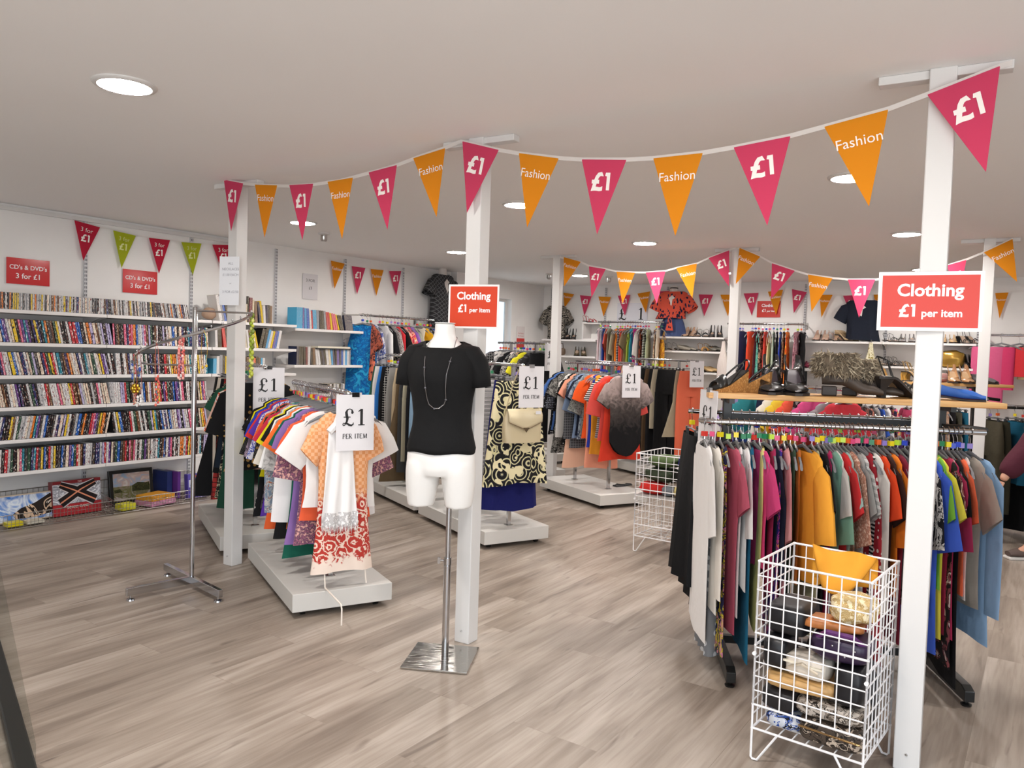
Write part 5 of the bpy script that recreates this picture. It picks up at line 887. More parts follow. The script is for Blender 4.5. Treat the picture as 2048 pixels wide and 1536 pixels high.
def handle(o, pts, r, m, nm='handle'): mb = MB(); mb.tube(pts, r, 6); return mb.build(nm, m, o)
o = lump('handbag', on_far_shelf(1121, 1.36), (.16, .08, .11), mat('#6e5a48', .5), 'small brown handbag on the lower shelf beside the corner', 'bag', RZB, .5, 3, .05); handle(o, [(-.05, 0, .1), (-.04, 0, .18), (.04, 0, .18), (.05, 0, .1)], .006, mat('#5a4838', .5))
o = lump('handbag', on_far_shelf(1904, 1.37, .18), (.27, .14, .2), mat('#b08a3e', .25, .6), 'shiny gold bag on the lower shelf right of the sign post', 'bag', RZB, .7, 4, .12)
hats = lump('folded_scarf', on_z(1893, 752, 1.3), (.2, .12, .08), fab('#d8d2c8', 'hstripe', '#c23a44', 2), 'striped red and white scarf on the pine shelf behind the sign post', 'scarf', .2, .7, 5)
hats.location = Vector((3.1, 6.95, 1.2535)) + rd2*.70 + rq2*.09
# hanging bags on the far shelves
for px, z0, z1, c, lb in ((1742, 1.64, 1.15, '#b9b08a', 'gold and clear beaded bag hanging from the shelf near the sign post'), (1447, 1.62, 1.1, '#c9bcb4', 'pale grey scarf hanging from the end of the shoe shelf beside the rear post')):
    p = on_plane(px, 690, BW(0, .33), NB); L0 = z0-z1; mb = MB()
    rings = [cloth_ring(.02+.055*sstep(0, .7, i/8), .012+.02*sstep(0, .6, i/8), -L0*i/8, 16, .006, i) for i in range(9)]; mb.loft(rings); o = mb.build('hanging_bag' if c == '#b9b08a' else 'scarf', fab(c, 'speck', '#e8e2c8', .5, '#8a7a3a') if c == '#b9b08a' else fab(c, 'vstripe', '#e2d8d2', 2), None, 60); o.location = (p.x, p.y, z0); o.rotation_euler = (0, 0, RZB); ident(o, lb, 'bag' if c == '#b9b08a' else 'scarf')
    mb = MB(); mb.tube([(0, .0, -.01), (0, -.005, .03), (0, .04, .028)], .004, 6); mb.build('loop', STEEL, o)
# shoes on the near pine shelf
SH0 = Vector((1.03, 3.72, 1.2535))
def wedge(loc, rz, label):
    o = root('wedge_sandal', loc, rz, label, 'shoe', None); o.scale = (.92, .82, .92)
    cork = fab('#b8854a', 'speck', '#9a6a38', .8, '#c9985c'); pf = [(.125, 0), (-.115, 0), (-.125, .012), (-.09, .02), (-.02, .035), (.06, .075), (.125, .11)]
    mb = MB(); n = 9; rings = []
    for i in range(n):
        q = -1+2*i/(n-1); w = .036*q; sc_ = 1-.04*q*q; rings.append([(w, y*sc_, z) for y, z in pf])
    mb.loft(rings); mb.build('cork_wedge', cork, o, 40)
    mb = MB(); mb.loft([[(-.034, y, z+.001), (.034, y, z+.001), (.034, y, z+.007), (-.034, y, z+.007)] for y, z in [(-.125, .012), (-.09, .02), (-.02, .036), (.06, .076), (.122, .108)]]); mb.build('insole', mat('#1d1b1a', .5), o)
    mb = MB(); mb.loft([[(.040*sin(p), -.10+.03*v, .02+.008*v+(.035+.01*v)*cos(p)) for p in [radians(-95+190*j/10) for j in range(11)]] for v in (0, 1, 2)], closed=False, cap0=False, cap1=False); mb.build('toe_strap', mat('#232221', .3), o, thick=.002)
    for pts in ([(-.035, -.02, .04), (-.036, .03, .09), (-.025, .09, .135), (0, .112, .15), (.025, .09, .135), (.036, .03, .09), (.035, -.02, .04)], [(-.034, .10, .105), (-.032, .125, .14), (-.012, .14, .165), (0, .145, .168)], [(.034, .10, .105), (.032, .125, .14), (.012, .14, .165), (0, .145, .168)]): mb = MB(); mb.tube(pts, .005, 6, flat=.5); mb.build('ankle_strap', mat('#1d1c1c', .35), o)
    return o
wedge(SH0 + rd*-.01 - rq*.05, radians(-62), 'cork wedge sandal with black straps at the end of the pine shelf')
wedge(SH0 + rd*.10 + rq*.02, radians(-115), 'cork wedge sandal with black straps seen from its heel on the pine shelf')
pair('pump', '#1a191a', SH0 + rd*.245 - rq*.02, radians(-14), 'black patent pointed shoes on the pine shelf', '#4a4048', 1.32, .105, .03)
for i, (t, q, rz, w) in enumerate(((.55, -.04, -62, 'in front'), (.67, .05, -75, 'behind'))):
    o = root('ankle_boot', SH0 + rd*t - rq*(-q), radians(rz)+pi*0 + radians(120), 'brown ankle boot with a shaggy fur cuff, the one ' + w, 'shoe', None)
    o.rotation_euler.z = radians(70 if i == 0 else 62); o.scale = (1.12, 1.05, 1.12 if i == 0 else .98); lea = mat('#4a413a', .55)
    mb = MB(); rings = []
    for i2 in range(13):
        u = i2/12; y = .122-.25*u; w_ = .036*(1-.4*sstep(.82, 1, u))*(.8+.2*sstep(0, .1, u)); h = .075-.035*sstep(.35, .8, u)-.02*sstep(.85, 1, u); rings.append([(w_*sin(2*pi*j/14), y, .035*(1-sstep(.3, .7, u))+.01+h/2*(1-cos(2*pi*j/14))) for j in range(14)])
    mb.loft(rings); mb.loft([[(rx_*cos(2*pi*j/16), .065+ry_*sin(2*pi*j/16), z) for j in range(16)] for z, rx_, ry_ in ((.06, .037, .058), (.10, .042, .062), (.13, .046, .064), (.155, .046, .064))], cap0=False, cap1=False); mb.build('leather_upper', lea, o, 50)
    mb = MB(); mb.box(-.03, .03, .06, .122, 0, .04); mb.build('heel', mat('#2f2621', .5), o, 0, .004)
    mb = MB(); mb.lathe([(.043, .085), (.062, .095), (.072, .125), (.068, .155), (.055, .175), (.035, .17)], 20, 0, T(0, .065, 0) @ Matrix.Diagonal((1, 1.3, 1, 1)), False, False)
    for q2 in range(1000):
        a = R.uniform(0, 2*pi); z = R.uniform(.085, .18); rr = (.058+.012*sin((z-.085)/.095*pi))*(1+.16*noise.noise(Vector((cos(a)*2.2, sin(a)*2.2, z*25)))); b = Vector((rr*cos(a), .065+rr*1.3*sin(a), z)); dv = Vector((cos(a)+R.gauss(0, .5), sin(a)+R.gauss(0, .5), R.gauss(-.1, .6))).normalized(); tip = b+dv*R.uniform(.014, .034)+Vector((0, 0, -.008)); s_ = dv.orthogonal().normalized()*.0042; s2 = dv.cross(s_)
        mb.add([b+s_, b-s_*.5+s2*.8, b-s_*.5-s2*.8, tip], [(0, 1, 3), (1, 2, 3), (2, 0, 3)], R.choice((0, 0, 1, 1, 2)))
    mb.build('fur_cuff', [mat('#6f6353', .9), mat('#9a8c76', .9), mat('#c2b59c', .9)], o, 0)
shoe('strappy', '#191819', SH0 + rd*.79 - rq*.02, radians(95), 'black patent slingback heel with a silver strap beside the fur boots', '#d9d2c4', 1.1); shoe('strappy', '#1b1a1b', SH0 + rd*.80 + rq*.09, radians(110), 'black patent slingback heel behind its partner near the sign post', '#d9d2c4', 1.1)
shoe('flat', '#2a62b8', SH0 + rd*1.0 - rq*.05, radians(62), 'blue embroidered slipper at the far end of the pine shelf', '#c24a4a', .95); shoe('flat', '#2f66ba', SH0 + rd*1.03 + rq*.06, radians(66), 'second blue embroidered slipper behind the first', '#c24a4a', .95)
SH2 = Vector((3.1, 6.95, 1.2535))
pair('pump', '#c99a6e', SH2 + rd2*.80 - rq2*.06, radians(-18), 'gold pointed pumps on the pine shelf behind the sign post', '#d8b48c', 1.15, .1, .03)
for kind, c, t, rr, ds in (('sandal', '#b98a3a', .30, 60, 'gold sandals on the second pine shelf'), ('flat', '#b5562a', .08, 50, 'copper flats at the end of the second pine shelf'), ('strappy', '#9a7a3a', .48, 40, 'bronze heels on the second pine shelf'), ('flat', '#6a6668', 1.0, 10, 'grey flats beside the gold pumps')): pair(kind, c, SH2 + rd2*t, radians(rr), ds, '#c9a878', 1.0, .09)

# ---------------------------------------------------------------- wire dump bins
def dump_bin(loc, rz, W0, D0, H, label, cell=.047):
    o = root('wire_bin', loc, rz, label, 'wire basket', 'white wire dump bins'); zb = .115
    def panel(nm, f, L0, z0, z1, sk=0):
        mb = MB(); nu = max(3, round(L0/cell)); nv = max(3, round((z1-z0)/.05))
        for i in range(nu+1): mb.tube([f(L0*i/nu, z0), f(L0*i/nu, z1)], .0024 if 0 < i < nu else .0042, 5)
        for j in range(nv+1): mb.tube([f(-.004, z0+(z1-z0)*j/nv), f(L0+.004, z0+(z1-z0)*j/nv)], .0026 if 0 < j < nv and j != nv//2 else .0044, 5)
        mb.build(nm, WIRE, o)
    panel('front_panel', lambda s, z: (s, 0, z), W0, .20, H); panel('back_panel', lambda s, z: (s, D0, z), W0, zb, H); panel('side_panel', lambda s, z: (0, s, z), D0, zb, H); panel('side_panel', lambda s, z: (W0, s, z), D0, zb, H)
    mb = MB()
    for i in range(9): mb.tube([(W0*i/8, 0, zb), (W0*i/8, D0, zb)], .0024, 5)
    for j in range(6): mb.tube([(0, D0*j/5, zb), (W0, D0*j/5, zb)], .003, 5)
    mb.tube([(0, 0, .2), (0, 0, zb), (W0, 0, zb), (W0, 0, .2)], .0042, 6); mb.build('base_grid', WIRE, o)
    for x, sx in ((0, 1), (W0, -1)):
        for y, sy in ((0, 1), (D0, -1)): mb = MB(); mb.tube([(x, y, zb), (x, y, .012), (x+sx*.006, y, .005), (x+sx*.022, y, .006), (x+sx*.09, y, zb)], .0042, 6); mb.build('leg', WIRE, o)
    for x in (0, W0): mb = MB(); mb.tube([(x, -.003, H*.54), (x, -.012, H*.54)], .007, 8); mb.build('hinge', WIRE, o)
    return Matrix.Translation(loc) @ Matrix.Rotation(rz, 4, 'Z')
RB_ = radians(-38.5); MBn = dump_bin((.885, 2.705, 0), RB_, .37, .36, .71, 'tall white wire bin of handbags beside the large sign post')
def inb(x, y, z): return MBn @ Vector((x, y, z))
snake = fab('#4a3f36', 'floral', '#1c1815', 1.6, '#b5a594', .5); GBAG = 'bags and oddments in the wire bin beside the post'
lump('pouch', inb(.085, .11, .119), (.13, .15, .062), fab('#c9ccd2', 'floral', '#2f4f9c', 1.6, '#1b1b20'), 'blue black and white patterned pouch at the bottom of the wire bin', 'bag', RB_+.2, .6, 1, .12)
o = lump('clutch_bag', inb(.255, .10, .119), (.21, .17, .085), snake, 'snakeskin print clutch bag at the bottom of the wire bin', 'bag', RB_, .35, 2, .03); mb = MB(); mb.tube([(-.1, -.083, .05), (.1, -.083, .045)], .004, 6); mb.build('metal_frame', mat('#c9a878', .25, 1), o)
lump('clutch_bag', inb(.245, .10, .208), (.225, .17, .055), fab('#b9aea2', 'floral', '#2a241f', 1.7, '#6a5f54', .5), 'paler snakeskin print purse lying on the snakeskin clutch', 'bag', RB_+.05, .4, 3, .05)
lump('folded_bag', inb(.075, .11, .187), (.13, .18, .085), mat('#1a1719', .5), 'black satin bag on the left of the lower pile in the wire bin', 'bag', RB_, .5, 4, .1)
o = lump('handbag', inb(.185, .255, .119), (.32, .09, .22), mat('#15141a', .4), 'large black bag standing at the back of the wire bin', 'bag', RB_, .35, 5, .05); handle(o, [(-.09, 0, .215), (-.08, -.01, .27), (.08, -.01, .27), (.09, 0, .215)], .006, BLACK)
lump('handbag', inb(.145, .10, .275), (.25, .18, .05), mat('#c0975f', .5), 'flat tan leather bag across the middle of the wire bin', 'bag', RB_+.1, .45, 6, .06)
lump('handbag', inb(.305, .11, .268), (.1, .19, .14), mat('#141318', .45), 'black velvet bag against the side of the wire bin', 'bag', RB_, .45, 7, .06)
o = lump('purse', inb(.165, .075, .328), (.15, .11, .075), mat('#d5cbbd', .45), 'cream leather purse lying in the middle of the wire bin', 'bag', RB_-.1, .45, 8, .08); mb = MB(); mb.box(-.07, .07, -.058, -.05, .045, .052); mb.build('zip', mat('#e9e0cc', .4), o, 0); mb = MB(); mb.tube([(-.05, -.05, .03), (.0, -.062, .055), (.05, -.052, .03)], .006, 6); mb.build('strap', mat('#c9bba6', .5), o)
lump('handbag', inb(.055, .1, .328), (.09, .16, .12), mat('#161519', .4), 'black bag with a gold buckle at the side of the wire bin', 'bag', RB_, .5, 9, .08)
o = lump('handbag', inb(.265, .10, .412), (.19, .17, .085), mat('#2c1a38', .35), 'dark purple studded bag near the top of the pile', 'bag', RB_+.1, .5, 10, .07); handle(o, [(-.08, -.05, .06), (-.04, -.08, .10), (.04, -.085, .10), (.08, -.05, .06)], .01, mat('#5a2a64', .3))
for x, z in ((-.05, .04), (-.02, .06), (.02, .03), (.05, .055)): mb = MB(); mb.ball((x, -.086, z), .004, 8, 6); mb.build('stud', CHROME, o)
lump('handbag', inb(.085, .13, .452), (.14, .2, .11), mat('#131216', .5), 'black bag with a cream edge on the left near the top of the pile', 'bag', RB_, .4, 11, .05)
o = lump('evening_bag', inb(.225, .12, .50), (.2, .12, .03), mat('#b5703a', .45), 'bag with a straight wooden handle on top of the pile', 'bag', RB_+.25, .4, 12, .05)
o = lump('crochet_bag', inb(.285, .13, .535), (.15, .15, .09), fab('#e3cd9c', 'lace', '#c0a066', 4.5, '#efe0bb'), 'cream crochet bag on the very top of the pile in the wire bin', 'bag', RB_+.3, .7, 13, .2)
# mustard cloth over the back rim
mb = MB(); nu, nv = 22, 16; vs = []
for j in range(nv+1):
    for i in range(nu+1):
        u = i/nu; v = j/nv; s = (v-.42)*.34; hang = abs(s); x = .07+.23*u*(1-.35*max(0, s)*3)+.03*max(0, s)*3; y = .36 + (.008 if s < 0 else -.008-.10*sstep(0, .2, s)*sin(pi*u)); z = .716 - (hang*(.9 if s < 0 else .75*sin(pi*(.1+.8*u))**.7)) + .006*sin(9*u+4*v)
        vs.append((x, y + (.006*sin(14*u) if hang > .02 else 0), z))
mb.add(vs, [(j*(nu+1)+i, j*(nu+1)+i+1, (j+1)*(nu+1)+i+1, (j+1)*(nu+1)+i) for j in range(nv) for i in range(nu)]); o = mb.build('scarf', fab('#e8a136'), None, 70, thick=.003); o.matrix_world = MBn; ident(o, 'mustard cloth draped over the back rim of the wire bag bin', 'cloth')
MBn2 = dump_bin((.91, 5.57, 0), radians(-36), .46, .46, .71, 'white wire bin half filled with clothes in the middle of the floor', .06)
def in2(x, y, z): return MBn2 @ Vector((x, y, z))
RM = radians(-36)
for args in (((.10, .10, .42), (.2, .17, .085), '#cf2f2a', 'bright red cloth low in the wire clothes bin'), ((.22, .09, .42), (.1, .12, .07), '#7a8086', 'grey cloth in the wire clothes bin'), ((.32, .09, .42), (.11, .13, .085), '#d9c98a', 'cream and yellow cloth in the wire clothes bin'), ((.41, .2, .42), (.09, .26, .085), '#b9b6c2', 'white and black patterned cloth in the wire clothes bin'),
             ((.14, .14, .508), (.24, .2, .10), '#3a4232', 'dark olive cloth in the wire clothes bin'), ((.34, .14, .508), (.17, .2, .10), '#22201f', 'black cloth in the wire clothes bin'), ((.16, .16, .612), (.24, .22, .085), '#4c5c38', 'green cloth at the top of the wire clothes bin'), ((.36, .14, .612), (.17, .22, .12), '#23246e', 'royal blue cloth heaped over the wire clothes bin'), ((.40, .32, .62), (.11, .13, .14), '#dcd0cc', 'white cloth with a red stripe at the back of the wire clothes bin')):
    p, sz, c, lb = args; lump('folded_cloth', in2(*p), sz, fab(c) if 'patterned' not in lb else fab('#c9c8cc', 'floral', '#2a2a30', 1.2, '#8a86a8'), lb, 'clothing', RM, .75, hash(lb) % 17, .16)
mb = MB(); mb.box(.01, .45, .01, .45, .405, .418); o = mb.build('bin_shelf', mat('#b9b6b2', .5), None, 0); o.matrix_world = MBn2; ident(o, 'grey false floor lifting the clothes in the wire bin', 'shelf')

# ---------------------------------------------------------------- mannequin
MC = Vector((-.315, 3.565, 0)); MZ = radians(-10)
o = root('mannequin', MC, MZ, 'white headless female mannequin torso on a chrome pole', 'mannequin'); BODY = mat('#ebe9e5', .35)
def ell(hx, hy, z, n=28, cx=0, cy=0, p=1.0): return [(cx+hx*(abs(cos(2*pi*j/n))**p)*(1 if cos(2*pi*j/n) >= 0 else -1), cy+hy*(abs(sin(2*pi*j/n))**p)*(1 if sin(2*pi*j/n) >= 0 else -1), z) for j in range(n)]
TOR = [(.140, .098, .84, 0), (.156, .108, .87, .0), (.160, .108, .92, 0), (.152, .098, .98, 0), (.136, .085, 1.05, 0), (.128, .080, 1.115, 0), (.135, .088, 1.19, -.004), (.150, .106, 1.26, -.012), (.160, .112, 1.31, -.012), (.158, .096, 1.355, -.004), (.146, .080, 1.385, 0), (.122, .068, 1.410, .004), (.095, .060, 1.430, .008), (.062, .054, 1.452, .010), (.050, .050, 1.475, .010), (.046, .047, 1.505, .008), (.047, .048, 1.53, .008)]
mb = MB(); mb.loft([ell(a, b, z, cy=c) for a, b, z, c in TOR])
for s in (-1, 1):     # thighs
    mb.loft([ell(.074, .098, .90, 20, s*.084), ell(.079, .10, .86, 20, s*.083), ell(.076, .092, .80, 20, s*.086), ell(.068, .082, .74, 20, s*.088), ell(.061, .074, .695, 20, s*.089)])
    mb.ball((s*.062, -.072, 1.285), (.055, .036, .05), 14, 10)
b = mb.build('torso', BODY, o, 60)
bev = b.modifiers.new('merge', 'REMESH'); bev.mode = 'VOXEL'; bev.voxel_size = .008; bev.use_smooth_shade = True; sm = b.modifiers.new('soften', 'SMOOTH'); sm.iterations = 6; sm.factor = .5
mb = MB(); mb.lathe([(.047, 1.5305), (.047, 1.534), (.0005, 1.536)], 28, 0, T(0, .008, 0)); mb.build('neck_cap', mat('#f0eeea', .25), o)
px_ = .045
mb = MB(); mb.lathe([(.0165, .012), (.0165, .42)], 20, 0, T(px_, .0, 0)); mb.build('pole_sleeve', CHROME, o); mb = MB(); mb.lathe([(.0125, .42), (.0125, .72)], 20, 0, T(px_, .0, 0)); mb.build('pole', CHROME, o)
mb = MB(); mb.tube([(px_-.016, 0, .44), (px_-.035, 0, .44)], .006, 8); mb.box(px_-.047, px_-.035, -.003, .003, .425, .455); mb.lathe([(.0185, .425), (.0185, .455)], 16, 0, T(px_, 0, 0)); mb.build('height_clamp', CHROME, o)
def brushed():
    m, N, L, p = _new('worn_steel'); p.inputs['Metallic'].default_value = 1; p.inputs['Base Color'].default_value = (*lin('#b5b2ac'), 1); tc = N.new('ShaderNodeTexCoord'); mp = _node(N, 'ShaderNodeMapping'); mp.inputs['Rotation'].default_value = (0, 0, .9); mp.inputs['Scale'].default_value = (20, 160, 1); L.new(tc.outputs['Object'], mp.inputs[0]); n = _node(N, 'ShaderNodeTexNoise', Scale=1, Detail=3); L.new(mp.outputs[0], n.inputs['Vector'])
    g = _node(N, 'ShaderNodeMapRange'); g.inputs[1].default_value = .4; g.inputs[2].default_value = .75; g.inputs[3].default_value = .06; g.inputs[4].default_value = .35; L.new(n.outputs['Fac'], g.inputs[0]); L.new(g.outputs[0], p.inputs['Roughness']); return m
mb = MB(); mb.box(-.15, .15, -.15, .15, 0, .010); bp = mb.build('base_plate', brushed(), o, 0, .002); bp.location = (px_-.005, -.05, .0015); bp.rotation_euler.z = radians(2)
# black T-shirt
mb = MB(); n = 36; rings = []
def front(j): return max(0, -sin(2*pi*j/n))
TS = [(.157, .112, .945, 0), (.160, .114, .965, 0), (.150, .103, 1.01, 0), (.138, .091, 1.06, 0), (.134, .087, 1.115, 0), (.141, .095, 1.19, -.004), (.156, .114, 1.26, -.013), (.166, .120, 1.31, -.013), (.174, .108, 1.355, -.005), (.176, .096, 1.388, 0), (.157, .086, 1.418, .004), (.122, .076, 1.438, .008)]
for a, b_, z, c in TS:
    r0 = ell(a, b_, z, n, 0, c); rings.append([(x, y, zz + (.012*cos(2*pi*j/n*1)*0 + (.004*sin(2*pi*j/n*5) if z < .97 else 0)) - (0 if z < 1.43 else .022*front(j))) for j, (x, y, zz) in enumerate(r0)])
rings.append([(x, y, z-.040*front(j)) for j, (x, y, z) in enumerate(ell(.088, .074, 1.450, n, 0, .010))])
mb.loft(rings, cap0=False, cap1=False); BT = fab('#131314'); ts = mb.build('t_shirt', BT, None, 70, thick=.002); ts.location = MC; ts.rotation_euler = (0, 0, MZ); ident(ts, 'plain black short-sleeved T-shirt worn by the mannequin', 'shirt')
for s in (-1, 1):
    mb = MB(); rings = []; pts = [(.085, 1.405), (.130, 1.388), (.158, 1.350), (.170, 1.30), (.176, 1.245)]
    for i, (px2, pz) in enumerate(pts):
        q = pts[min(i+1, 4)]; p0 = pts[max(i-1, 0)]; tx, tz = q[0]-p0[0], q[1]-p0[1]; l = hypot(tx, tz); nx, nz = -tz/l, tx/l; a = (.036, .050, .050, .047, .047)[i]; b_ = (.06, .070, .066, .060, .058)[i]
        rings.append([(s*(px2+nx*a*cos(2*pi*j/24)), .002+b_*sin(2*pi*j/24), pz+nz*a*cos(2*pi*j/24)) for j in range(24)])
    mb.loft(rings, cap0=False, cap1=False); mb.build('sleeve', BT, ts, 70, thick=.002)
# long necklace on the mannequin
mb = MB(); side = lambda s: [(s*.052, .035, 1.468), (s*.060, -.02, 1.452), (s*.064, -.068, 1.415), (s*.058, -.108, 1.36), (s*.050, -.137, 1.30), (s*.046, -.128, 1.24), (s*.043, -.105, 1.19)]
loop = side(-1) + [(-.034, -.102, 1.165), (-.01, -.101, 1.148), (.012, -.101, 1.15), (.034, -.102, 1.168)] + list(reversed(side(1))) + [(.03, .065, 1.478), (-.03, .065, 1.478)]
pth = []
for i in range(len(loop)): pth += [Vector(loop[i])*(1-k/4) + Vector(loop[(i+1) % len(loop)])*(k/4) for k in range(4)]
mb.tube(pth, .0018, 5, closed=True); nk = mb.build('necklace', mat('#a5a5a8', .3, 1)); nk.location = MC; nk.rotation_euler = (0, 0, MZ); ident(nk, 'long silver chain necklace on the black T-shirt', 'necklace')
for q in (4*3+2, 4*5, 4*8, len(pth)-4*9, len(pth)-4*6): mb = MB(); mb.ball(pth[q], .0055, 10, 8); mb.build('bead', mat('#6a6a70', .3, .6), nk)

# ---------------------------------------------------------------- necklace stand
NP = Vector((-1.80, 4.42, 0)); ns = root('necklace_stand', NP, 0, 'chrome T-foot necklace stand with a spiral display arm', 'display stand')
for a, L0, off in ((-43, .70, -.35), (-133, .36, 0)):
    mb = MB(); mb.box(off, off+L0, -.0125, .0125, .028, .070, 0, T(0, 0, 0, radians(a))); mb.build('foot_bar', CHROME, ns, 0, .002)
for x, y in ((-.235, .22), (.235, -.22), (-.23, -.245)): mb = MB(); mb.lathe([(.022, 0), (.02, .008), (.006, .014), (.006, .03)], 14, 0, T(x, y, 0)); mb.build('levelling_foot', CHROME, ns)
mb = MB(); mb.lathe([(.0125, .05), (.0125, 1.0)], 16); mb.build('pole', CHROME, ns); mb = MB(); mb.lathe([(.0145, 1.0), (.0145, 1.60), (.010, 1.606)], 16); mb.build('upper_pole', CHROME, ns)
RH = .325; hz = lambda u: 1.285+.295*u; hp = lambda u: (RH*cos(pi+pi*u), RH*sin(pi+pi*u)*.55, hz(u))
mb = MB(); mb.tube([hp(i/40) for i in range(41)], .0085, 8); mb.build('spiral_arm', CHROME, ns)
for i in range(16): p = hp((i+.5)/16); mb = MB(); mb.tube([(p[0], p[1], p[2]+.006), (p[0], p[1], p[2]+.018)], .003, 6); mb.ball((p[0], p[1], p[2]+.02), .006, 8, 6); mb.build('stud', CHROME, ns)
mb = MB(); mb.tube([(0, 0, 1.585), hp(1)], .0055, 8); mb.tube([(0, 0, 1.275), (-.26, 0, 1.275), hp(0)], .0055, 8); mb.build('strut', CHROME, ns)
def necklace(u, drop, label, chain, beads, gap=.012, pend=None, rb=.006, loose=0):
    p = Vector(hp(u)); o = root('necklace', NP + p, 0, label, 'necklace', None)
    mb = MB(); pts = [(-gap, -.0, -drop*.5), (-gap*.7, -.004, -.03), (0, -.011, .010), (gap*.7, -.004, -.03), (gap, 0, -drop*.5), (gap*.7, 0, -drop*.9), (0, 0, -drop), (-gap*.7, 0, -drop*.9)]
    mb.tube(pts, .0014, 5, closed=True); mb.build('chain', chain, o)
    nb = beads[1] if beads else 0
    for i in range(nb):
        s = -1 if i % 2 else 1; z = -drop*(loose + (1-loose)*(i+.5)/nb); mb = MB(); mb.ball((s*gap*.8*R.uniform(.5, 1), R.uniform(-.004, .004), z), (rb*R.uniform(.8, 1.1), rb, rb*R.uniform(.9, 1.5)), 8, 6); mb.build('bead', mat(R.choice(beads[0]), .2), o)
    if pend:
        mb = MB()
        for k in range(6): a = k*pi/3; mb.ball((.018*cos(a), -.006, -drop-.018+.018*sin(a)), (.012, .006, .012), 8, 6)
        mb.ball((0, -.008, -drop-.018), .010, 8, 6); mb.build('pendant', pend, o)
GOLD = mat('#c9a13a', .25, 1)
necklace(.03, .10, 'silver and blue cluster necklace at the low end of the spiral arm', CHROME, (('#b9bcc4', '#3a5aa8', '#d8dade', '#5a5f6a'), 22), .03, rb=.009); necklace(.07, .26, 'fine pink bead necklace hanging below the low end of the arm', CHROME, (('#d87a6a', '#e8b8a0'), 8), .008, None, .005, .75)
necklace(.14, .17, 'gold flower pendant necklace on the spiral arm', GOLD, None, .012, GOLD); necklace(.20, .30, 'necklace ending in small white beads', mat('#8a2a2a', .5), (('#e6e2de', '#d4d0cc'), 8), .014, None, .007, .8)
necklace(.36, .34, 'long pale red bead necklace beside the pole', mat('#b85a4a', .5), (('#dd6a5a', '#e89a8a', '#c84a40'), 12), .01, None, .007, .5); necklace(.50, .23, 'thick rope of rose crystal beads in front of the pole', mat('#b8605a', .4), (('#c9756e', '#d9958c', '#b8504a', '#e6b8ae'), 46), .016, None, .008)
necklace(.62, .20, 'fine gold chain with a small gold pendant', GOLD, (('#d8b23a',), 2), .017, None, .007, .92); necklace(.985, .36, 'long green stone necklace at the high end of the spiral arm', mat('#7a8a2a', .4), (('#8a9a2e', '#a8b03a', '#6a7a24', '#c2c46a'), 24), .008, None, .011)

# ---------------------------------------------------------------- cream handbag on the skirt rail
hb = root('handbag', PB + dB*-.065 + Vector((.0, .0, -.555)), atan2(-dB.x, dB.y), 'cream leather handbag with envelope flap hanging in front of the lace-print skirt', 'bag'); LEA = mat('#cfc09c', .4)
hb.location += Vector((cos(hb.rotation_euler.z), sin(hb.rotation_euler.z), 0))*-.03; hb.scale = (1.08, 1.0, 1.0)
mb = MB(); rings = []
for i in range(9):
    u = i/8; hx = .135+.012*sin(pi*u)-.01*u; hy = .048-.02*u; rings.append([(x, y+.002*sin(9*x*10), z) for x, y, z in ell(hx, hy, .012+.23*u, 28, 0, 0, .55)])
mb.loft(rings); mb.build('bag_body', LEA, hb, 60)
mb = MB(); fl = []
for j in range(7):
    v = j/6
    for i in range(17):
        q = -1+2*i/16; zlow = .105+.055*abs(q)**1.0; z = .252-(.252-zlow)*v; fl.append((.128*q, -.031-.026*sstep(0, .6, v)+.006*v*q*q, z))
mb.add(fl, [(j*17+i, j*17+i+1, (j+1)*17+i+1, (j+1)*17+i) for j in range(6) for i in range(16)]); mb.add([(.128*q, y, z) for q in (-1, 1) for y, z in ((-.031, .252), (.03, .245))], [(0, 1, 3, 2)]); mb.build('flap', mat('#d3c5a2', .38), hb, 60, thick=.004)
mb = MB(); mb.tube([(.128*q, -.060+.006*q*q, .105+.055*abs(q)) for q in [-1+2*i/16 for i in range(17)]], .0022, 5); mb.build('flap_edging', mat('#6a543a', .5), hb)
mb = MB(); mb.box(-.02, .02, -.066, -.058, .112, .122); mb.prism([(-.014, .112), (.014, .112), (0, .088)], -.066, -.06); mb.build('clasp', mat('#8a7a64', .25, 1), hb, 0)
mb = MB(); mb.tube([(-.135, 0, .20), (-.125, -.005, .26), (-.085, -.01, .42), (-.03, -.005, .545), (0, 0, .555), (.03, -.005, .545), (.085, -.01, .42), (.125, -.005, .26), (.13, 0, .20)], .009, 6, flat=.35); mb.build('strap', LEA, hb)
mb = MB(); mb.box(.07, .11, -.0595, -.058, .215, .238); mb.build('price_tag', PAPER, hb, 0)

